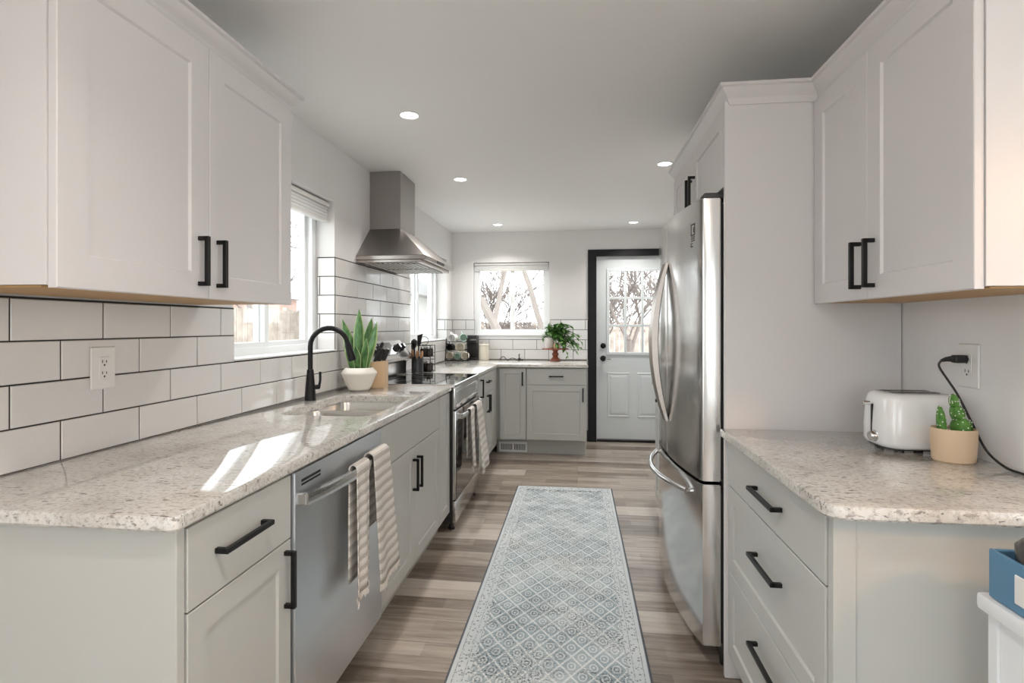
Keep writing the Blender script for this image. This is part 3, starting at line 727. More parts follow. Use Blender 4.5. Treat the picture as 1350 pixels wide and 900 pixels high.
# ------------------------------------------------------------------ dishwasher
DW0, DW1, XD = 1.424, 2.099, -.782
t = thing('dishwasher', 'stainless dishwasher with bowed bar handle under left counter', 'dishwasher', (-1.1, 1.68, 0))
b = BM(); box(b, XW+.06, XD-.042, DW0+.004, DW1-.004, .07, .868); obj('body', b, 'blkpl', t, smooth=False)
b = BM(); box(b, XD-.04, XD, DW0+.002, DW1-.002, .115, .873, .005, 2); obj('door', b, 'ss_dw', t)
b = BM(); box(b, XW+.1, -.87, DW0+.004, DW1-.004, 0, .1); obj('toe_kick', b, 'blkpl', t, smooth=False)
b = BM(); box(b, XD-.01, XD+.0008, DW0+.035, DW0+.15, .838, .846); box(b, XD-.01, XD+.0008, DW0+.035, DW0+.15, .828, .834); obj('vent_slot', b, 'blkpl', t, smooth=False)
n = 17; pts = []
for k in range(n):
    s = k/(n-1)*2-1; pts.append((XD+.024+.030*(1-s*s), (DW0+DW1)/2+s*(DW1-DW0-.03)/2, .796))
b = BM(); sweep_rect(b, pts, (0, 0, 1), .0165, .008)
for y in (DW0+.02, DW1-.02): box(b, XD-.001, XD+.026, y-.008, y+.008, .780, .812, .002)
obj('handle', b, 'ss', t)

# ------------------------------------------------------------------ draped towels
def drape(bm, uvl, y0, y1, ztop, zf, zb, xc, r, amp, nwav, ph, skew=0, flare=.0, swing=0):
    """sheet laid over a bar running along y at x=xc; front flap on +x"""
    prof = []
    nf = 16
    for k in range(nf+1):
        q = k/nf; prof.append((xc+r+swing*(1-q), zf+(ztop-r-zf)*q, 1-q))
    for k in range(1, 6):
        a = k/6*math.pi; prof.append((xc+r*math.cos(a), ztop-r+r*math.sin(a), 0))
    for k in range(7):
        q = k/6; prof.append((xc-r, ztop-r-(ztop-r-zb)*q, q*.3))
    s = [0]
    for p, q in zip(prof, prof[1:]): s.append(s[-1]+math.hypot(p[0]-q[0], p[1]-q[1]))
    nu = 26; grid = []
    for j, (x, z, w) in enumerate(prof):
        row = []
        for i in range(nu+1):
            q = i/nu; yc = (y0+y1)/2; hw = (y1-y0)/2*(1+flare*w); pinch = 1-.12*(1-w)
            y = yc+(q*2-1)*hw*pinch+skew*w
            dx = amp*w**.6*math.sin(q*nwav*2*math.pi+ph)*(.6+.4*w)
            dz = -.012*math.sin(q*3+ph)*w if x > xc else 0
            row.append(bm.verts.new((x+max(dx, -r*.5) if x > xc else x-abs(dx)*.1, y, z+dz)))
        grid.append(row)
    for j in range(len(grid)-1):
        for i in range(nu):
            f = bm.faces.new((grid[j][i], grid[j][i+1], grid[j+1][i+1], grid[j+1][i]))
            for lp, (jj, ii) in zip(f.loops, ((j, i), (j, i+1), (j+1, i+1), (j+1, i))): lp[uvl].uv = (ii/nu*(y1-y0), s[jj])
    return grid
def towel(label, folds, m, fringe=True):
    f0 = folds[0]; t = thing('dish_towel', label, 'towel', (f0['xc'], (f0['y0']+f0['y1'])/2, f0['zf']))
    b = BM(); uvl = b.loops.layers.uv.new('UVMap'); edges = []
    for f in folds: edges.append(drape(b, uvl, **f))
    tops = [[(v.co.copy()) for v in g[0]] for g in edges]
    o = obj('cloth', b, m, t, recalc=False, angle=80)
    sm = o.modifiers.new('thick', 'SOLIDIFY'); sm.thickness = .004; sm.offset = 0
    if fringe:
        rn = random.Random(3)
        for row in tops:
            b = BM()
            for p, q in zip(row, row[1:]):
                for k in range(2):
                    c = p.lerp(q, k/2+rn.random()*.3); tube(b, [c, c+Vector((rn.uniform(-.003, .003), rn.uniform(-.004, .004), -.012)), c+Vector((rn.uniform(-.005, .005), rn.uniform(-.006, .006), -.026))], [.0022, .002, .0008], 5)
            obj('fringe', b, 'fringe', t)
XH = XD+.046
towel('beige striped fringed towel hanging on the dishwasher handle', [
    dict(y0=1.835, y1=2.01, ztop=.832, zf=.375, zb=.55, xc=XH, r=.019, amp=.006, nwav=1.2, ph=.6, skew=.02, flare=.12, swing=.022),
    dict(y0=1.70, y1=1.82, ztop=.824, zf=.39, zb=.43, xc=XH+.001, r=.0135, amp=.008, nwav=1.5, ph=2.2, skew=-.004, flare=-.05, swing=.004)], 'towel')

# ------------------------------------------------------------------ range
XRG = -.752
t = thing('range', 'stainless electric range with black glass top and oven door', 'range', (-1.1, (RG0+RG1)/2, 0))
b = BM(); box(b, XW+.02, XRG-.0235, RG0, RG1, .05, .897); obj('body', b, 'blkpl', t, smooth=False)
b = BM(); box(b, XW+.17, XRG-.012, RG0+.004, RG1-.004, .9005, .917, .003); obj('cooktop', b, 'glassblk', t)
b = BM(); box(b, XRG-.012, XRG-.002, RG0, RG1, .898, .919, .003); box(b, XW+.17, XRG-.012, RG0-.001, RG0+.0035, .899, .919); box(b, XW+.17, XRG-.012, RG1-.0035, RG1+.001, .899, .919); obj('cooktop_trim', b, 'ss', t)
for (x, y, r) in ((-.92, 3.50, .10), (-.92, 3.90, .085), (-1.12, 3.50, .075), (-1.12, 3.90, .10)):
    b = BM(); lathe(b, [(r, .0), (r+.0016, .0003), (r+.0016, 0)], (x, y, .9171), 40); obj('burner_ring', b, 'grille', t)
b = BM(); box(b, XRG-.0225, XRG-.006, RG0+.001, RG1-.001, .762, .897, .004, 2); f = obj('front_fascia', b, 'ss', t)
b = BM()
for z0, z1 in ((.868, .871), (.782, .785)): box(b, XRG-.008, XRG-.003, RG0+.03, RG1-.03, z0, z1)
box(b, XRG-.008, XRG-.0035, RG0+.03, RG0+.034, .785, .868); box(b, XRG-.008, XRG-.0035, RG1-.034, RG1-.03, .785, .868); obj('pressed_border', b, 'ss_side', f, smooth=False)
b = BM(); box(b, XRG-.0225, XRG, RG0+.002, RG1-.002, .195, .752, .004, 2); od = obj('oven_door', b, 'ss', t)
b = BM(); box(b, XRG-.004, XRG+.0025, RG0+.004, RG1-.004, .20, .69, .002); obj('window', b, 'glassblk', od)
pts = []
for k in range(15):
    s = k/14*2-1; pts.append((XRG+.03+.024*(1-s*s), (RG0+RG1)/2+s*(RG1-RG0-.05)/2, .718))
b = BM(); sweep_rect(b, pts, (0, 0, 1), .016, .008)
for y in (RG0+.03, RG1-.03): box(b, XRG-.001, XRG+.033, y-.010, y+.010, .702, .734, .002)
obj('handle', b, 'ss', od)
b = BM(); box(b, XRG-.0225, XRG-.003, RG0+.002, RG1-.002, .052, .188, .004, 2); obj('warming_drawer', b, 'ss', t)
for y in (RG0+.05, RG1-.05):
    b = BM(); lathe(b, [(0, .052), (.014, .052), (.014, .012), (.022, .010), (.022, 0), (0, 0)], (XRG-.04, y, 0), 14); obj('foot', b, 'blkpl', t)
# backguard
pf = [(XW+.022, .9), (XW+.022, 1.165), (XW+.05, 1.175), (XW+.135, 1.068), (XW+.155, 1.055), (XW+.155, 1.035), (XW+.10, 1.012), (XW+.10, .9)]
b = BM(); prism(b, [(x, RG0, z) for x, z in pf], (0, RG1-RG0, 0), .003); bgd = obj('backguard', b, 'ss', t)
nrm = Vector((.107, 0, .085)).normalized()
def on_slope(q): return Vector((XW+.05+.085*q, 0, 1.175-.107*q))
b = BM(); c = on_slope(.5)
for q in ((3.58, 3.82),):
    P0 = on_slope(.12)+nrm*.001; P1_ = on_slope(.88)+nrm*.001
    hexa(b, [(P0.x, q[0], P0.z), (P1_.x, q[0], P1_.z), (P1_.x, q[1], P1_.z), (P0.x, q[1], P0.z)] + [(P.x+nrm.x*.003, y, P.z+nrm.z*.003) for P, y in ((P0, q[0]), (P1_, q[0]), (P1_, q[1]), (P0, q[1]))])
obj('display', b, 'glassblk', bgd, smooth=False)
mtn = nrm.to_track_quat('Z', 'Y').to_matrix().to_4x4()
for y in (3.39, 3.50, 3.90, 4.0):
    b = BM(); lathe(b, [(0, .032), (.019, .032), (.022, .028), (.024, .006), (.030, .004), (.030, 0), (0, 0)], (c.x, y, c.z), 24, mtx=mtn)
    k = obj('knob', b, 'blkpl', bgd); b = BM()
    lathe(b, [(0, .0345), (.017, .0345), (.019, .0325), (0, .0315)], (c.x, y, c.z), 24, mtx=mtn); 
    obj('knob_cap', b, 'ss', bgd)
XO = XRG+.050
towel('pale fringed towel hanging on the oven door handle', [
    dict(y0=3.64, y1=3.85, ztop=.752, zf=.29, zb=.5, xc=XO, r=.018, amp=.008, nwav=1.2, ph=.4, skew=.07, flare=.22, swing=.03),
    dict(y0=3.47, y1=3.60, ztop=.744, zf=.37, zb=.42, xc=XO-.002, r=.0135, amp=.009, nwav=1.6, ph=1.8, skew=.02, flare=-.05, swing=.006)], 'towel2')

# ------------------------------------------------------------------ hood
HC = (XW, -1.21, 3.605, 3.94); HB = (XW, -.968, 3.364, 4.15)
t = thing('range_hood', 'stainless chimney range hood on the tiled wall over the range', 'hood', (-1.2, 3.757, 1.70))
b = BM(); box(b, HC[0], HC[1], HC[2], HC[3], 1.94, ZC-.001, .002); obj('chimney', b, 'ss_hood', t)
b = BM(); A = [(HB[0], HB[2], 1.742), (HB[1], HB[2], 1.742), (HB[1], HB[3], 1.742), (HB[0], HB[3], 1.742)]
Bq = [(HC[0], HC[2]-.004, 1.955), (HC[1]+.004, HC[2]-.004, 1.955), (HC[1]+.004, HC[3]+.004, 1.955), (HC[0], HC[3]+.004, 1.955)]
hexa(b, A+Bq, .003); obj('canopy', b, 'ss_hood', t)
b = BM(); box(b, HB[0], HB[1]+.004, HB[2]-.003, HB[3]+.003, 1.714, 1.7415, .003); box(b, HB[0], HB[1]-.03, HB[2]+.004, HB[3]-.004, 1.697, 1.7135, .002); obj('rim', b, 'ss_handle', t)
b = BM()
for y0 in (HB[2]+.05, 3.765):
    for k in range(10): box(b, HB[0]+.07+k*.034, HB[0]+.09+k*.034, y0, y0+.32, 1.690, 1.6965, .001)
obj('filter', b, 'grille', t)
b = BM(); box(b, HB[1]+.002, HB[1]+.006, 3.66, 3.85, 1.718, 1.738, .001); obj('control_strip', b, 'blkpl', t)

# ------------------------------------------------------------------ fridge
F0, F1 = 2.092, 3.000
def fx(y): return .465-.025*(y-F0)/(F1-F0) - .045*(1-((y-2.545)/.455)**2)
t = thing('fridge', 'stainless french door fridge with bottom freezer in white surround', 'fridge', (.80, 2.55, 0))
def front(y0, y1, z0, z1):
    ys = [y0+(y1-y0)*k/18 for k in range(19)]; r = .010
    pl = [(.532, y0), (fx(y0)+r, y0), (fx(y0)+.002, y0+.004)] + [(fx(y), y) for y in ys[1:-1]] + [(fx(y1)+.002, y1-.004), (fx(y1)+r, y1), (.532, y1)]
    b = BM(); prism(b, [(x, y, z0) for x, y in pl], (0, 0, z1-z0), .003); return b
b = BM(); box(b, .540, 1.10, F0+.006, F1-.006, .055, 1.745, .004); obj('body', b, 'fr_body', t)
d_near = obj('door', front(F0, 2.543, .703, 1.762), 'ss', t, angle=30)
d_far = obj('door', front(2.5475, F1, .703, 1.762), 'ss', t, angle=30)
fz = obj('freezer_drawer', front(F0, F1, .088, .690), 'ss', t, angle=30)
b = BM()
for (z0, z1) in ((.71, 1.755), (.095, .683)): box(b, .5325, .5395, F0+.012, F1-.012, z0, z1)
obj('gasket', b, 'blkpl', t, smooth=False)
for y, d in ((2.522, d_near), (2.569, d_far)):
    pts = []
    for k in range(25):
        s = k/24*2-1; pts.append((fx(y)-.005-.054*(1-s*s), y, 1.212+s*.356))
    b = BM(); sweep_rect(b, pts, (0, 1, 0), .0165, lambda q: .008+.009*(1-(2*q-1)**2))
    for s in (-1, 1): tube(b, [(fx(y)+.002, y, 1.212+s*.346), (fx(y)-.012, y, 1.212+s*.341)], .009, 10)
    obj('handle', b, 'ss_handle', d)
pts = []
for k in range(25):
    s = k/24*2-1; y = 2.548+s*.345; pts.append((fx(y)-.012-.05*(1-s*s), y, .632))
b = BM(); tube(b, pts, .0125, 12)
for s in (-1, 1): y = 2.548+s*.34; tube(b, [(fx(y)+.002, y, .632), (fx(y)-.014, y, .632)], .010, 10)
obj('handle', b, 'ss', fz)
b = BM(); box(b, .475, .60, F0+.012, F0+.085, 1.7625, 1.786, .006, 2); obj('hinge_cover', b, 'fr_body', t)
b = BM(); box(b, .475, .60, F1-.085, F1-.012, 1.7625, 1.786, .006, 2); obj('hinge_cover', b, 'fr_body', t)
for y in (F0+.05, F1-.05):
    b = BM(); lathe(b, [(0, .056), (.018, .056), (.018, .02), (.026, .018), (.026, 0), (0, 0)], (.565, y, 0), 14); obj('foot', b, 'blkpl', t)
b = BM(); box(b, .5415, .5595, F0+.02, F1-.02, .02, .084); obj('kick_grille', b, 'blkpl', t)
b = BM()                                       # small dark print on the near door
def pr(y0, y1, z0, z1):
    b2 = .0006; hexa(b, [(fx(y0)-b2, y0, z0), (fx(y0)+.001, y0, z0), (fx(y1)+.001, y1, z0), (fx(y1)-b2, y1, z0), (fx(y0)-b2, y0, z1), (fx(y0)+.001, y0, z1), (fx(y1)+.001, y1, z1), (fx(y1)-b2, y1, z1)])
ya, yb_ = 2.155, 2.195
pr(ya, yb_, 1.677, 1.682); pr(ya, yb_, 1.636, 1.641); pr(ya, ya+.006, 1.641, 1.677); pr(yb_-.006, yb_, 1.641, 1.677); pr(ya+.010, ya+.014, 1.648, 1.668)
for z in (1.629, 1.622, 1.614): pr(ya+.002, yb_-.003, z, z+.0035)
pr(ya+.020, yb_, 1.592, 1.597); pr(ya+.020, yb_, 1.604, 1.608); pr(yb_-.007, yb_, 1.597, 1.604)
obj('printed_mark', b, 'blkpl', d_near, smooth=False)

# cabinet past the fridge
t = thing('base_cabinet', 'pale cabinet with stone top just past the fridge by the door', 'cabinet', (.85, 3.5, 0))
b = BM(); box(b, .56, XR-.003, 3.135, 3.86, .09, ZT); box(b, .63, XR-.003, 3.135, 3.86, 0, .09); obj('body', b, 'lower', t, smooth=False)
F5 = Fr((.56, 0, 0), (0, 1, 0), (-1, 0, 0))
for a0, a1 in ((3.138, 3.495), (3.4985, 3.857)):
    b = BM(); slab(b, F5, a0, a1, .72, .870); d = obj('drawer', b, 'lower', t, smooth=False)
    b = BM(); lathe(b, [(0, .026), (.010, .025), (.013, .018), (.006, .012), (.006, 0)], (.54, (a0+a1)/2, .79), 14, mtx=Matrix.Rotation(R(-90), 4, 'Y')); obj('knob', b, 'black', d)
    b = BM(); shaker(b, F5, a0, a1, .095, .716); obj('door', b, 'lower', t, smooth=False)
b = BM(); box(b, .518, XR-.003, 3.126, 3.882, ZT+.001, CT, .004, 2); obj('stone_top', b, 'granite', t)

# ------------------------------------------------------------------ recessed lights
spots = [(-.845, 2.655, 'recessed ceiling light nearest the camera, above the sink'), (-.845, 3.86, 'recessed ceiling light just right of the hood chimney'), (-.83, 5.62, 'recessed ceiling light above the far left corner'),
         (.572, 3.65, 'recessed ceiling light next to the crown molding over the fridge'), (.575, 5.67, 'recessed ceiling light in front of the back door'),
         (-.3, .5, None), (-.3, -1.6, None), (1.9, -1.6, None)]
for x, y, lab in spots:
    t = thing('recessed_light', lab or 'recessed ceiling light behind the camera', 'ceiling light', (x, y, ZC), 'recessed ceiling lights')
    b = BM(); lathe(b, [(.052, -.0005), (.054, -.004), (.046, -.006), (.042, -.0008)], (x, y, ZC), 32); obj('trim_ring', b, 'trimw', t)
    b = BM(); lathe(b, [(0, -.0022), (.0415, -.0022), (.0415, -.0006), (0, -.0006)], (x, y, ZC), 32); obj('diffuser', b, 'lampface', t)
    l = bpy.data.lights.new('lamp', 'AREA'); l.shape = 'DISK'; l.size = .08; l.spread = R(125); l.energy = LAMP_W; l.color = LAMP_COL
    lo = bpy.data.objects.new('lamp', l); COL.objects.link(lo); lo.parent = t; lo.location = (0, 0, -.009)
for gx_, gy_, lab in ((.0, -1.2, 'added white globe fill light farther behind the camera'), (-.1, .30, 'added white globe fill light above the camera')):  # unseen globes added to warm and brighten the near ceiling
    t = thing('fill_globe', lab, 'ceiling light', (gx_, gy_, ZC))
    b = BM(); lathe(b, [(0, -.001), (.06, -.001), (.06, -.02), (.02, -.025), (.02, -.06), (0, -.06)], (gx_, gy_, ZC), 24); obj('mount', b, 'trimw', t)
    b = BM(); bmesh.ops.create_uvsphere(b, u_segments=24, v_segments=14, radius=.11, matrix=Matrix.Translation((gx_, gy_, ZC-.17))); obj('globe', b, 'globe', t, angle=180)
# warm pendant in the dining side, out of frame to the right
t = thing('pendant_lamp', 'warm pendant lamp over the dining side', 'lamp', (1.75, .15, 1.85))
b = BM(); lathe(b, [(.02, .22), (.06, .20), (.14, .06), (.15, 0), (.145, 0), (.135, .06), (.055, .19), (.02, .21)], (1.75, .15, 1.85), 32); obj('lamp_shade', b, 'cream', t)
b = BM(); tube(b, [(1.75, .15, 2.05), (1.75, .15, ZC)], .004, 8); obj('cord', b, 'blkpl', t)
l = bpy.data.lights.new('bulb', 'POINT'); l.energy = 17; l.color = (1, .56, .28); l.shadow_soft_size = .05
lo = bpy.data.objects.new('bulb', l); COL.objects.link(lo); lo.parent = t; lo.location = (0, 0, .02)

# ------------------------------------------------------------------ rug
b = BM(); box(b, RX0, RX1, RY0, RY1, .0008, .008, .003)
tag(obj('runner_rug', b, 'rug', origin=((RX0+RX1)/2, (RY0+RY1)/2, 0)), 'faded blue grey runner rug with diamond lattice on the floor', 'rug')

# ------------------------------------------------------------------ outlets
def outlet(label, P, loc):
    t = thing('wall_outlet', label, 'outlet', loc)
    def bx(b, l, r, lo, hi, c0, c1, bev=0): hexa(b, [P(l, lo, c0), P(r, lo, c0), P(r, lo, c1), P(l, lo, c1), P(l, hi, c0), P(r, hi, c0), P(r, hi, c1), P(l, hi, c1)], bev)
    b = BM(); bx(b, -.043, .043, -.064, .064, 0, .006, .003); obj('cover_plate', b, 'plastic_w', t)
    b = BM(); bx(b, -.0175, .0175, -.034, .034, .0062, .0085, .001); obj('receptacle', b, 'plastic_w', t)
    b = BM()
    for z in (.017, -.017):
        bx(b, -.008, -.0058, z-.002, z+.007, .0086, .0092); bx(b, .0058, .008, z-.002, z+.006, .0086, .0092); bx(b, -.0025, .0025, z-.011, z-.006, .0086, .0092)
    obj('slots', b, 'blkpl', t, smooth=False)
outlet('white double outlet on the tiles left of the sink window', lambda a, z, c: (XW+.0085+c, 1.467+a, 1.158+z), (XW+.009, 1.467, 1.158))
outlet('white outlet on the right wall with black plug in it', lambda a, z, c: (XR-c, 1.722-a, 1.168+z), (XR, 1.722, 1.168))
t = thing('charging_cable', 'thin black power cord plugged into the right wall outlet', 'cord', (1.08, 1.6, CT))
b = BM(); box(b, 1.092, 1.126, 1.712, 1.736, 1.176, 1.199, .003); tube(b, [(1.095, 1.726, 1.188), (1.078, 1.732, 1.186), (1.066, 1.736, 1.181)], [.010, .007, .004], 10); obj('plug', b, 'blkpl', t)
def bez(P, n=40):
    P = [Vector(p) for p in P]; out = []
    for i in range(len(P)-1):
        p0, p1, p2, p3 = P[max(i-1, 0)], P[i], P[i+1], P[min(i+2, len(P)-1)]
        for k in range(n//(len(P)-1)):
            s = k/(n//(len(P)-1)); out.append(.5*((2*p1)+(p2-p0)*s+(2*p0-5*p1+4*p2-p3)*s*s+(3*p1-p0-3*p2+p3)*s**3))
    return out+[P[-1]]
b = BM(); tube(b, bez([(1.068, 1.736, 1.182), (1.062, 1.737, 1.165), (1.083, 1.732, 1.125), (1.092, 1.705, 1.085), (1.10, 1.656, 1.007), (1.105, 1.613, .945), (1.107, 1.55, .916), (1.105, 1.48, .9138), (1.08, 1.36, .9135), (1.05, 1.25, .9135)], 48), .0032, 8); obj('cable', b, 'blkpl', t)

# ------------------------------------------------------------------ toaster
TX0, TX1, TY0, TY1 = .906, 1.122, 1.708, 1.885
t = thing('toaster', 'glossy white rounded two slot toaster on the right counter', 'toaster', ((TX0+TX1)/2, (TY0+TY1)/2, CT))
def rbox(bm, x0, x1, y0, y1, levels, rad, seg=8):
    """stack of rounded rectangles: (z, inset)"""
    prev = None
    for z, d in levels:
        o = rounded([(x0+d, y0+d), (x1-d, y0+d), (x1-d, y1-d), (x0+d, y1-d)], [max(rad-d*.3, .004)]*4, seg)
        ring = [bm.verts.new((p.x, p.y, z)) for p in o]
        if prev: ring_faces(bm, prev, ring)
        else: bm.faces.new(ring[::-1])
        prev = ring
    bm.faces.new(prev)
z0 = CT+.009
b = BM(); rbox(b, TX0, TX1, TY0, TY1, [(z0, .010), (z0+.006, .003), (z0+.015, 0), (z0+.06, .000), (z0+.11, .003), (z0+.142, .006), (z0+.154, .010), (z0+.160, .017), (z0+.162, .026)], .06); obj('body', b, 'toaster', t, angle=50)
b = BM(); rbox(b, TX0+.012, TX1-.012, TY0+.012, TY1-.012, [(CT+.0062, 0), (z0-.0005, 0)], .05); obj('base', b, 'blkpl', t)
for x in (TX0+.05, TX1-.05):
    for y in (TY0+.035, TY1-.035):
        b = BM(); lathe(b, [(0, .006), (.012, .006), (.013, 0), (0, 0)], (x, y, CT), 12); obj('foot', b, 'blkpl', t)
b = BM(); box(b, TX0+.036, TX1-.036, TY0+.036, TY1-.036, z0+0.1622, z0+0.1635, .0005); tp = obj('top_plate', b, 'ss', t)
b = BM()
for y in ((TY0+TY1)/2-.025, (TY0+TY1)/2+.025): box(b, TX0+.042, TX1-.042, y-.012, y+.012, z0+0.1636, z0+0.1642)
obj('bread_slot', b, 'blkpl', t, smooth=False)
ym = (TY0+TY1)/2
b = BM(); box(b, TX0-.0015, TX0+.004, ym-.003, ym+.003, z0+.035, z0+.125); obj('lever_slot', b, 'blkpl', t, smooth=False)
b = BM(); box(b, TX0-.006, TX0+.006, ym-.003, ym+.003, z0+.124, z0+.130); tube(b, [(TX0-.006, ym, z0+.127), (TX0-.024, ym, z0+.127), (TX0-.026, ym, z0+.127)], [.006, .0075, .005], 12); obj('lever', b, 'chrome', t)
b = BM(); lathe(b, [(0, .018), (.012, .018), (.014, .014), (.015, .003), (.018, .002), (.018, -.004)], (TX0+.001, ym-.02, z0+.030), 20, mtx=Matrix.Rotation(R(-90), 4, 'Y')); obj('dial', b, 'chrome', t)

# ------------------------------------------------------------------ cactus
CX, CY = 1.035, 1.632
t = thing('potted_cactus', 'small green cactus in a tan oval pot beside the toaster', 'plant', (CX, CY, CT))
b = BM(); lathe(b, [(0, .003), (.046, 0), (.050, .004), (.0535, .05), (.054, .088), (.052, .092), (.049, .088), (.047, .078), (0, .078)], (CX, CY, CT), 36, 1, .92); obj('pot', b, 'clay', t)
b = BM(); lathe(b, [(0, .081), (.0465, .0795)], (CX, CY, CT), 24, 1, .92); obj('soil', b, 'soil', t)
def pads(bm, dots, x, y, z, h, w, lean, rn):
    pr_ = [(k/8*h, w*(math.sin(math.pi*(.16+.80*k/8))**.6)) for k in range(9)]
    rings = []
    for dz, r in pr_: rings.append((x+lean*dz/h, y, z+dz, r))
    tube(bm, [q[:3] for q in rings], [q[3] for q in rings], 12, squash=.62)
    bm.verts.ensure_lookup_table(); vs = [v.co.copy() for v in bm.verts]
    for k in range(34): dots.append(vs[rn.randrange(8, len(vs))])
rn = random.Random(5); dots = []
for spec in ((-.030, -.004, .070, .082, .0165, -.008), (.012, -.006, .070, .056, .031, .002), (.010, -.004, .112, .048, .024, -.008), (.000, -.004, .150, .036, .017, -.004), (.034, .002, .074, .040, .016, .006)):
    b = BM(); pads(b, dots, CX+spec[0], CY+spec[1], CT+spec[2], spec[3], spec[4], spec[5], rn); obj('cactus_pad', b, 'cactus', t, angle=80)
b = BM()
for d in dots: bmesh.ops.create_icosphere(b, subdivisions=1, radius=.0019, matrix=Matrix.Translation(d))
obj('spines', b, 'whiteg', t)['kind'] = 'stuff'

# ------------------------------------------------------------------ snake plant
PX, PY = -1.262, 3.02
t = thing('snake_plant', 'tall leaved green plant in ribbed cream bowl behind the sink', 'plant', (PX, PY, CT))
prof = [(0, .004), (.052, 0), (.056, .004)]
for k in range(9):
    z = .008+k*.010; r = .058+(.101-.058)*(z/.098); prof += [(r, z), (r+.0022, z+.004), (r+.0022, z+.006)]
prof += [(.102, .100), (.101, .106), (.080, .130), (.074, .134), (.071, .131), (.070, .118), (0, .118)]
b = BM(); lathe(b, prof, (PX, PY, CT), 40); obj('pot', b, 'cer', t, angle=50)
b = BM(); lathe(b, [(0, .124), (.07, .122)], (PX, PY, CT), 24); obj('soil', b, 'soil', t)
def blade(dx, dy, h, w, lx, ly, tw):
    b = BM(); uvl = b.loops.layers.uv.new('UVMap'); n = 14; rows = []
    for k in range(n+1):
        q = k/n; wd = w*(.55+.9*q if q < .45 else .955)*(1-max(0, (q-.55)/.45)**1.7); wd = max(wd, .0006)
        c = Vector((PX+dx+lx*q**1.3, PY+dy+ly*q**1.3, CT+.115+h*q)); a = tw*q+tw*.5; s = Vector((math.cos(a), math.sin(a), 0)); nn = Vector((-s.y, s.x, 0))
        rows.append([b.verts.new(c+s*wd*m+nn*wd*.35*(abs(m)-.5)) for m in (-1, -.5, 0, .5, 1)])
    for j in range(n):
        for i in range(4):
            f = b.faces.new((rows[j][i], rows[j][i+1], rows[j+1][i+1], rows[j+1][i]))
            for lp, (jj, ii) in zip(f.loops, ((j, i), (j, i+1), (j+1, i+1), (j+1, i))): lp[uvl].uv = (ii/4, jj/n)
    o = obj('leaf', b, 'leaf', t, recalc=False, angle=80); s = o.modifiers.new('thick', 'SOLIDIFY'); s.thickness = .0025
for q in ((-.008, 0, .36, .034, .004, .01, .1), (-.032, .012, .30, .033, -.085, .02, .3), (.030, .012, .285, .040, .062, .03, -.35), (.012, .035, .31, .034, .035, .04, .4),
          (.036, -.028, .19, .026, .03, -.03, -.15), (-.030, -.03, .17, .026, -.02, -.03, .25), (.006, -.036, .15, .026, -.004, -.03, .05), (-.045, .0, .20, .022, -.05, .01, .6)):
    blade(*q)

# ------------------------------------------------------------------ knife block
KX, KY = -1.20, 3.172
t = thing('knife_block', 'beech knife block with black knives right of the snake plant', 'knife block', (KX, KY, CT))
b = BM(); prism(b, [(KX-.050, KY-.038, CT), (KX+.045, KY-.038, CT), (KX+.045, KY-.038, CT+.165), (KX-.050, KY-.038, CT+.155)], (0, .076, 0), .003)
obj('block', b, 'beech', t)
kl = ['tallest black knife at the back of the knife block', 'black knife second from the back of the block', 'black knife in the middle of the beech block', 'black knife fourth from the back of the block', 'black knife at the front right of the block', 'short black knife at the left front of block']
for k, (dx, dy, L) in enumerate(((-.035, .022, .125), (-.022, -.012, .088), (-.006, .012, .085), (.006, -.016, .08), (.022, .012, .078), (.034, -.014, .075))):
    x, y, z = KX+dx, KY+dy, CT+.160+dx*.10; d = Vector((.42, .06, 1)).normalized()
    kt = thing('kitchen_knife', kl[k], 'knife', (x, y, z))
    b = BM(); sweep_rect(b, [Vector((x, y, z))+d*q for q in (.002, .02, L*.6, L-.01, L)], (0, 1, 0), .0065, lambda q: .010 if q < .9 else .0085); obj('handle', b, 'blkpl', kt)
    b = BM(); sweep_rect(b, [Vector((x, y, z))-d*.03, Vector((x, y, z))+d*.002], (0, 1, 0), .0012, .008); obj('blade', b, 'ss', kt)
    b = BM(); sweep_rect(b, [Vector((x, y, z))+d*(L+.0002), Vector((x, y, z))+d*(L+.003)], (0, 1, 0), .0062, .008); obj('butt_cap', b, 'ss', kt)

# ------------------------------------------------------------------ crock with utensils
QX, QY = -1.262, 4.175
b = BM(); lathe(b, [(0, .002), (.044, 0), (.047, .003), (.0475, .128), (.046, .132), (.043, .13), (.042, .01), (0, .008)], (QX, QY, CT), 32)
tag(obj('utensil_crock', b, 'crock', origin=(QX, QY, CT)), 'charcoal crock of cooking utensils past the range', 'crock')
def stick(name, label, p0, p1, m, head):
    t = thing(name, label, 'utensil', p0)
    b = BM(); tube(b, [p0, p1], [.0055, .0048], 8); obj('handle', b, m, t)
    b = BM(); d = (Vector(p1)-Vector(p0)).normalized(); p1 = Vector(p1)
    if head == 'spoon': tube(b, [p1-d*.005, p1+d*.012, p1+d*.035, p1+d*.06, p1+d*.08, p1+d*.086], [.005, .014, .026, .028, .018, .004], 14, squash=.35)
    elif head == 'ladle': tube(b, [p1-d*.005, p1+d*.012, p1+d*.04, p1+d*.06, p1+d*.072], [.006, .022, .036, .030, .008], 16, squash=.7)
    else: hexa(b, [p1+Vector(q) for q in ((-.012, -.002, 0), (.012, -.002, 0), (.012, .002, 0), (-.012, .002, 0), (-.012, -.002, .085), (.034, -.002, .10), (.034, .002, .10), (-.012, .002, .085))], .001)
    obj('head', b, m, t)
stick('ladle', 'black round ladle standing tallest in the crock', (QX-.01, QY-.01, CT+.012), (QX-.02, QY-.012, CT+.20), 'blkpl', 'ladle')
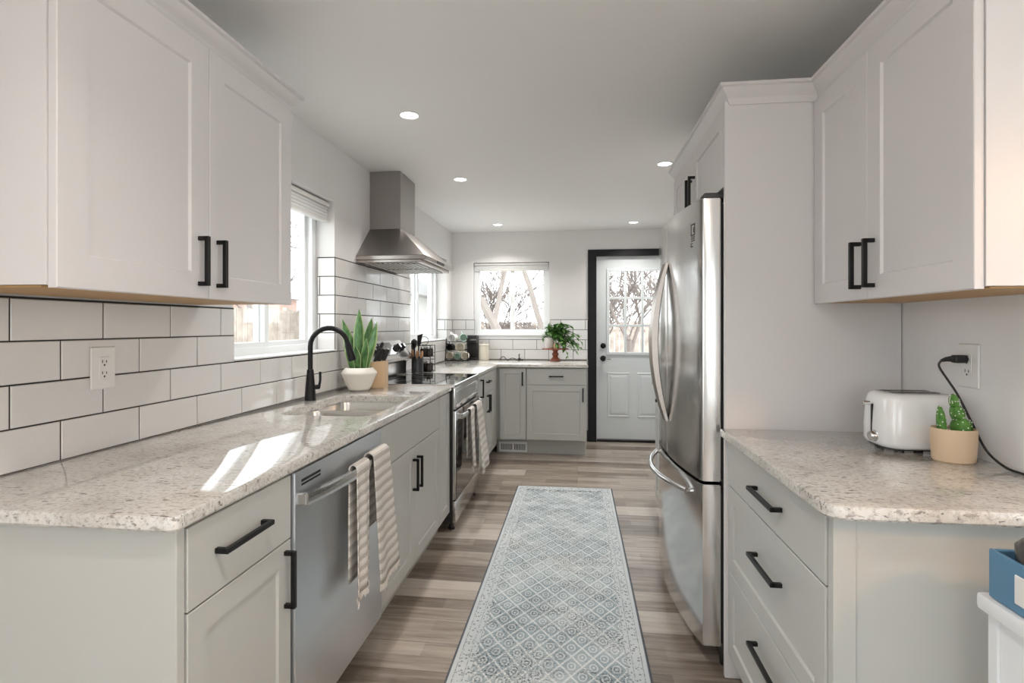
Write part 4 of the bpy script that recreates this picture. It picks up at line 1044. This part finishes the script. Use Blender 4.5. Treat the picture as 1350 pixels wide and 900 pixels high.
stick('spatula', 'black slanted spatula standing in the crock', (QX+.005, QY+.015, CT+.012), (QX+.005, QY+.02, CT+.215), 'blkpl', 'spat')
stick('serving_spoon', 'black spoon leaning left in the crock', (QX-.015, QY+.015, CT+.012), (QX-.045, QY+.045, CT+.15), 'blkpl', 'spoon')
for k, (dx, dy, h, lb) in enumerate(((-.018, -.016, .105, 'wooden spoon leaning left in the crock'), (.006, -.022, .10, 'wooden spoon in the middle of the crock'), (.022, -.008, .095, 'wooden spoon leaning right in the crock'))):
    stick('wooden_spoon', lb, (QX+dx*.6, QY+dy*.6, CT+.012), (QX+dx*1.3, QY+dy*1.2, CT+h), 'spoonwood', 'spoon')
# spice rack with jars
SXc, SYc = -1.235, 4.345
t = thing('spice_rack', 'black wire spice rack behind the utensil crock', 'rack', (SXc, SYc, CT))
b = BM()
for z in (.006, .10, .125, .215):
    for y in (-.07, .07): tube(b, [(SXc-.05, SYc+y, CT+z), (SXc+.05, SYc+y, CT+z)], .0025, 6)
    for x in (-.05, .05): tube(b, [(SXc+x, SYc-.07, CT+z), (SXc+x, SYc+.07, CT+z)], .0025, 6)
for x in (-.05, .05):
    for y in (-.07, .07): tube(b, [(SXc+x, SYc+y, CT), (SXc+x, SYc+y, CT+.22)], .003, 6)
for z in (.006, .125):
    for k in range(5): tube(b, [(SXc-.05, SYc-.05+k*.025, CT+z), (SXc+.05, SYc-.05+k*.025, CT+z)], .0018, 6)
obj('wire_frame', b, 'black', t)
b = BM(); tube(b, [(SXc, SYc-.07, CT+.215)]+[(SXc+.035*math.cos(a), SYc-.07, CT+.255+.035*math.sin(a)) for a in [R(-90+k*30) for k in range(13)]], .002, 6); obj('scroll', b, 'black', t)
nm = {(-.025, -.035, 0): 'front left', (.025, -.035, 0): 'front right', (-.025, .035, 0): 'back left', (.025, .035, 0): 'back right'}
for tier, z in (('lower', .0095), ('upper', .1285)):
    for (x, y, _), w in nm.items():
        j = thing('spice_jar', 'dark spice jar, %s on the %s tier of the rack' % (w, tier), 'jar', (SXc+x, SYc+y, CT+z), 'spice jars in the rack')
        b = BM(); lathe(b, [(0, 0), (.019, 0), (.02, .003), (.02, .055), (.016, .062), (0, .062)], (SXc+x, SYc+y, CT+z), 16); obj('glass_body', b, 'jar', j)
        b = BM(); lathe(b, [(0, .0625), (.018, .0625), (.018, .076), (.016, .078), (0, .078)], (SXc+x, SYc+y, CT+z), 16); obj('lid', b, 'ss', j)

# ------------------------------------------------------------------ mug rack, coffee machine, canister
MX, MY = -1.292, 5.755
t = thing('mug_rack', 'black wire rack stacked with mugs in the far left corner', 'rack', (MX, MY, CT))
b = BM(); box(b, MX-.125, MX+.13, MY-.06, MY+.10, CT, CT+.008, .002)
for x in (-.122, .127):
    for y in (-.055, .095): tube(b, [(MX+x, MY+y, CT), (MX+x*.9, MY+y, CT+.25)], .004, 6)
for z in (.035, .13, .22):
    for y in (-.055, .095): tube(b, [(MX-.12, MY+y, CT+z-.012), (MX+.128, MY+y, CT+z-.012)], .003, 6)
obj('wire_frame', b, 'black', t)
def mug(label, x, z, m, tilt, inner=None, r=.042, hs=1.9):
    g = thing('mug', label, 'mug', (x, MY, z), 'mugs lying in the rack')
    mt = Matrix.Rotation(R(tilt), 4, 'Z') @ Matrix.Rotation(R(90), 4, 'X')
    b = BM(); lathe(b, [(0, -.048), (r*.8, -.048), (r*.97, -.042), (r, -.03), (r, .046), (r-.002, .049), (r-.005, .046), (r-.005, -.038), (0, -.041)], (x, MY+.02, z), 28, mtx=mt); obj('cup', b, m, g, angle=50)
    b = BM(); mm = Matrix.Translation((x, MY+.02, z)) @ mt
    pts = [mm @ Vector(((r-.003+.026*math.sin(a))*math.cos(hs), (r-.003+.026*math.sin(a))*math.sin(hs), .026*math.cos(a))) for a in [R(k*18) for k in range(11)]]; tube(b, pts, .005, 8); obj('handle', b, m, g)
mug('white mug with dark pattern at the top left of the rack', MX-.052, CT+.245, 'whiteg', -12, r=.045)
mug('mint green mug at the top right of the rack', MX+.062, CT+.25, 'mint', 14)
mug('black mug at the left in the middle row of the rack', MX-.078, CT+.145, 'blkpl', -6, r=.038, hs=2.4)
mug('large cream mug in the middle of the rack', MX+.028, CT+.145, 'cream', 4, r=.050, hs=.6)
mug('cream mug at the bottom left of the rack', MX-.078, CT+.053, 'cream', -6)
mug('pale green mug at the bottom middle of the rack', MX+.004, CT+.047, 'mint', 0, r=.034)
mug('cream mug at the bottom right of the rack', MX+.084, CT+.053, 'cream', 4)
KX2 = -1.165
t = thing('coffee_maker', 'black pod coffee maker between the mug rack and canister', 'coffee maker', (KX2, 5.97, CT))
b = BM(); box(b, KX2-.06, KX2+.055, 5.955, 6.055, CT, CT+.27, .01, 2); obj('body', b, 'blkpl', t)
b = BM(); box(b, KX2-.055, KX2+.06, 5.885, 5.96, CT+.185, CT+.275, .012, 2); obj('brew_head', b, 'blkpl', t)
b = BM(); box(b, KX2-.02, KX2+.055, 5.8815, 5.886, CT+.215, CT+.232, .001); obj('steel_band', b, 'ss', t)
b = BM(); box(b, KX2-.055, KX2+.06, 5.88, 5.96, CT, CT+.025, .006, 2); obj('drip_tray', b, 'blkpl', t)
b = BM(); lathe(b, [(0, .0), (.055, 0), (.058, .004), (.058, .155), (.056, .158), (0, .158)], (-1.035, 5.95, CT), 32)
t = thing('canister', 'cream lidded canister right of the coffee maker', 'canister', (-1.035, 5.95, CT)); obj('jar', b, 'cream', t)
b = BM(); lathe(b, [(0, .160), (.0595, .1585), (.0595, .170), (.056, .175), (.012, .176), (.012, .19), (0, .192)], (-1.035, 5.95, CT), 32); obj('lid', b, 'cream', t)
b = BM(); tube(b, bez([(-.86, 5.95, CT+.004), (-.82, 5.99, CT+.035), (-.77, 5.93, CT+.004), (-.72, 5.99, CT+.018), (-.66, 5.97, CT+.004), (-.60, 6.0, CT+.004)], 40), .004, 8)
t = thing('charging_cable', 'black cable with plug lying on the far counter', 'cable', (-.74, 5.95, CT)); obj('cable', b, 'blkpl', t)
b = BM(); box(b, -.655, -.625, 5.965, 5.99, CT+.002, CT+.02, .003); tube(b, [(-.64, 5.978, CT+.018), (-.645, 5.982, CT+.055), (-.635, 5.985, CT+.065)], .006, 8); obj('plug', b, 'blkpl', t)

# ------------------------------------------------------------------ cake stand with trailing plant
AX, AY = -.235, 5.85
t = thing('cake_stand', 'turned red brown wooden cake stand on the far counter', 'stand', (AX, AY, CT))
b = BM(); lathe(b, [(0, 0), (.058, 0), (.060, .006), (.052, .02), (.034, .035), (.026, .048), (.034, .062), (.038, .072), (.032, .084), (.024, .096), (.030, .112), (.046, .122), (0, .122)], (AX, AY, CT), 32); obj('pedestal', b, 'redwood', t, angle=50)
b = BM(); lathe(b, [(0, .1225), (.125, .1225), (.145, .128), (.147, .134), (.143, .136), (0, .134)], (AX, AY, CT), 40); obj('plate', b, 'redwood', t)
t = thing('potted_plant', 'trailing green plant in white pot on the cake stand', 'plant', (AX-.06, AY, CT+.135))
b = BM(); lathe(b, [(0, .1365), (.046, .1365), (.050, .14), (.064, .235), (.066, .25), (.062, .25), (.058, .225), (0, .225)], (AX-.065, AY, CT), 32); obj('pot', b, 'whiteg', t)
b = BM(); lathe(b, [(0, .229), (.058, .228)], (AX-.065, AY, CT), 24); obj('soil', b, 'soil', t)
rn = random.Random(11)
def leaflet(bm, c, d, L, w):
    d = d.normalized(); s = d.cross(Vector((rn.uniform(-.4, .4), rn.uniform(-.4, .4), 1))).normalized(); up = s.cross(d).normalized(); rows = []
    for q, k in ((0, .1), (.25, .8), (.5, 1), (.78, .62), (1, .04)):
        p = c+d*L*q-up*L*.25*q*q; rows.append([bm.verts.new(p-s*w*k+up*w*.3*k), bm.verts.new(p), bm.verts.new(p+s*w*k+up*w*.3*k)])
    for a, c2 in zip(rows, rows[1:]):
        for i in range(2): bm.faces.new((a[i], a[i+1], c2[i+1], c2[i]))
st = BM(); lf = BM()
root = Vector((AX-.055, AY-.01, CT+.23))
def vine(tip, sag, nl, size):
    tip = Vector(tip); n = 9; mid = root.lerp(tip, .5)+Vector((0, 0, sag)); pts = []
    for k in range(n+1):
        q = k/n; pts.append(root*(1-q)**2+mid*2*q*(1-q)+tip*q*q)
    tube(st, pts, [.0025]*(n)+[.001], 5)
    for k in range(nl):
        q = .25+.75*(k+rn.random()*.6)/nl; i = min(int(q*n), n-1); p = pts[i].lerp(pts[i+1], q*n-i)
        leaflet(lf, p, (pts[i+1]-pts[i]).normalized()*.6+Vector((rn.uniform(-1, 1), rn.uniform(-1, .6), rn.uniform(-.6, .7))), size*rn.uniform(.7, 1.2), size*.30)
for k in range(26):
    vine((AX+rn.uniform(-.09, .17), AY+rn.uniform(-.10, .08), CT+rn.uniform(.26, .40)), rn.uniform(.04, .12), 9, .055)
for k in range(12):
    vine((AX+rn.uniform(.10, .285), AY+rn.uniform(-.10, .05), CT+rn.uniform(.12, .26)), rn.uniform(.10, .18), 12, .05)
for k in range(6): vine((AX+rn.uniform(.02, .14), AY-.10+rn.uniform(-.03, .03), CT+rn.uniform(.13, .2)), .14, 11, .05)
vine((AX+.145, AY-.10, CT+.03), .2, 14, .045); vine((AX+.24, AY-.08, CT+.07), .2, 14, .045); vine((AX-.14, AY-.03, CT+.24), .06, 8, .045); vine((AX-.12, AY-.05, CT+.27), .06, 8, .045)
obj('stems', st, 'leaf_d', t); obj('foliage', lf, 'fern', t, recalc=False, angle=80)
b = BM(); rbox(b, AX-.02, AX+.05, AY-.06, AY+.0, [(CT+.137, .004), (CT+.15, 0), (CT+.19, .006), (CT+.198, .014)], .02)
tag(obj('wooden_ornament', b, 'beech', origin=(AX, AY, CT+.137)), 'small pale wooden ornament on the cake stand by the pot', 'ornament')

# ------------------------------------------------------------------ white cart with blue bin, lower right
t = thing('storage_cart', 'white storage unit at the lower right edge', 'cart', (1.0, .75, 0))
b = BM(); box(b, .768, 1.10, .30, 1.150, .738, .770, .008, 2); obj('top', b, 'cart', t)
b = BM(); box(b, .784, .805, .33, .352, .02, .737); box(b, .784, .805, 1.118, 1.14, .02, .737); box(b, .789, .799, .353, 1.117, .05, .735); box(b, .80, 1.09, .33, 1.14, .03, .05); obj('side_panel', b, 'cart', t, smooth=False)
b = BM(); box(b, 1.075, 1.09, .352, 1.118, .05, .737); box(b, .8055, 1.074, 1.12, 1.138, .05, .737); obj('back_panel', b, 'cart', t, smooth=False)
for x in (.80, 1.08):
    for y in (.345, 1.125):
        b = BM(); lathe(b, [(0, .02), (.012, .02), (.014, 0), (0, 0)], (x, y, 0), 10); obj('foot', b, 'blkpl', t)
t = thing('storage_bin', 'blue storage bin with white label holder on the white cart', 'bin', (.93, .85, .77))
bx0, bx1, by0, by1 = .776, 1.05, .62, 1.128
b = BM()
box(b, bx0, bx0+.008, by0, by1, .7715, .862, .002); box(b, bx1-.008, bx1, by0, by1, .7715, .862, .002); box(b, bx0+.008, bx1-.008, by0, by0+.008, .7715, .862, .002); box(b, bx0+.008, bx1-.008, by1-.008, by1, .7715, .862, .002); box(b, bx0+.008, bx1-.008, by0+.008, by1-.008, .7715, .778)
obj('box', b, 'blue', t)
b = BM(); box(b, bx0-.004, bx0-.0005, .84, 1.062, .790, .842, .0015); lb = obj('label_plate', b, 'label', t)
b = BM(); box(b, bx0-.0055, bx0-.0045, .96, .985, .806, .812); obj('label_print', b, 'blkpl', lb, smooth=False)
b = BM(); lathe(b, [(0, .0), (.04, .0), (.055, .03), (.0625, .085), (.063, .105), (.054, .115), (.02, .122), (0, .123)], (.846, 1.056, .779), 48)
tag(obj('lidded_bowl', b, 'darkbowl', origin=(.846, 1.056, .779), angle=75), 'dark lidded bowl sitting in the blue bin', 'bowl')

# ------------------------------------------------------------------ outdoors
b = BM(); box(b, -40, -1.66, -20, 50, -.36, -.3); box(b, -1.66, 40, 6.45, 50, -.36, -.3); box(b, -1.66, 40, -20, -3.2, -.36, -.3); tag(obj('yard_ground', b, 'snow', smooth=False), kind='structure')
def fence(label, p0, p1, h, n):
    p0, p1 = Vector((*p0, -.3)), Vector((*p1, -.3)); d = (p1-p0); L = d.length; u = d/L; nn = Vector((-u.y, u.x, 0)); fr = Fr(p0, u, nn)
    t = thing('wood_fence', label, 'fence', p0); b = BM(); w = L/n; rn = random.Random(1)
    for k in range(n): fr.box(b, k*w+.006, (k+1)*w-.006, .03, h+rn.uniform(-.02, .02), rn.uniform(0, .01), .022)
    obj('boards', b, 'fence', t, smooth=False)
    b = BM()
    for z in (.3, h-.3): fr.box(b, 0, L, z, z+.09, .024, .06)
    obj('rails', b, 'fence', t, smooth=False)
    k = 0
    while k <= L: 
        b = BM(); fr.box(b, k, k+.09, 0, h+.05, .061, .15); obj('post', b, 'fence', t, smooth=False); k += 2.4
fence('weathered board fence outside the left windows', (-5.6, -2), (-5.6, 16.5), 1.9, 120)
fence('weathered board fence across the back of the yard', (-5.5, 17), (9, 17), 1.7, 96)
t = thing('neighbor_house', 'red brick house beyond the left fence', 'house', (-16, 14, -.3))
b = BM(); box(b, -20, -12, 11, 22, -.3, 2.4); obj('brick_walls', b, 'brick', t, smooth=False)
b = BM(); prism(b, [(-20.5, 10.6, 2.4), (-11.5, 10.6, 2.4), (-16, 10.6, 4.2)], (0, 11.8, 0)); obj('roof', b, 'roof', t, smooth=False)
t = thing('garden_shed', 'pale shed with grey roof seen through the window past the hood', 'shed', (-4.3, 11.4, -.3))
b = BM(); box(b, -5.2, -3.3, 10.4, 12.6, -.3, 1.9); obj('walls', b, 'siding', t, smooth=False)
b = BM(); prism(b, [(-5.5, 10.1, 1.9), (-3.0, 10.1, 1.9), (-4.25, 10.1, 2.7)], (0, 2.8, 0)); obj('roof', b, 'roof', t, smooth=False)
b = BM(); tube(b, [(-9, -4, 4.1), (-9, 8, 3.6), (-9, 20, 3.9), (-9, 32, 4.6)], .02, 6); tag(obj('power_line', b, 'wire', origin=(-9, 14, 3.8)), 'thin power line crossing the sky outside the sink window', 'cable')
def tree(label, x, y, h, seed, m, lean=(0, 0), r0=.11, depth=5, spread=.55):
    rn = random.Random(seed); t = thing('bare_tree', label, 'tree', (x, y, -.3)); tb_, br_ = BM(), BM()
    def grow(bm, p, d, L, r, lv):
        n = 4; pts = [p]; rad = [r]
        for k in range(n):
            d = (d+Vector((rn.uniform(-1, 1), rn.uniform(-1, 1), rn.uniform(-.3, .6)))*.11).normalized(); p = p+d*L/n; pts.append(p); rad.append(r*(1-.38*(k+1)/n))
        tube(bm, pts, rad, 6 if lv < 3 else 4, cap=True)
        if lv >= depth: return
        for k in range(4 if lv in (1, 2) else 3 if lv == 0 else 2+(rn.random() < .6)):
            i = rn.choice((2, 3, 4)); a = rn.uniform(0, 6.283); e = Vector((math.cos(a), math.sin(a), rn.uniform(-.1, .8)))
            grow(br_, pts[i], (d+e*spread*rn.uniform(.7, 1.5)).normalized(), L*rn.uniform(.6, .82), max(rad[i]*.62, .011), lv+1)
    grow(tb_, Vector((x, y, -.3)), Vector((lean[0], lean[1], 1)).normalized(), h, r0, 0)
    obj('trunk', tb_, m, t); obj('branches', br_, m, t)
tree('pale leaning bare tree seen through left pane of the far window', -1.0, 11.0, 2.4, 3, 'twig2', (-.35, 0), .14)
tree('thick pale trunk seen at right edge of the far window', -.50, 9.2, 2.6, 8, 'twig2', (.03, 0), .12, 5, .4)
tree('bare bushy tree behind the far window, beyond the leaning tree', -2.6, 14.6, 1.3, 15, 'twig', (.1, 0), .09, 5, .7)
tree('bare tree seen through middle of the door panes', 1.15, 11.6, 1.3, 21, 'twig', (0, 0), .11, 5, .6)
tree('bare tree seen through the right door panes', 2.6, 14.2, 1.7, 33, 'twig2', (-.1, 0), .12, 5, .6)
tree('low bare brush seen through right pane of the far window', -1.2, 15.4, .8, 41, 'twig', (0, 0), .06, 5, .9)
tree('low bare brush seen through left pane of the far window', -1.9, 13.4, .8, 44, 'twig', (0, 0), .05, 5, .9)
tree('bare tree outside between far window and back door', .3, 14.4, 1.2, 52, 'twig', (.1, 0), .08, 5, .7)
tree('bare tree standing behind the left fence', -8.2, 13.5, 2.0, 63, 'twig', (0, 0), .1)
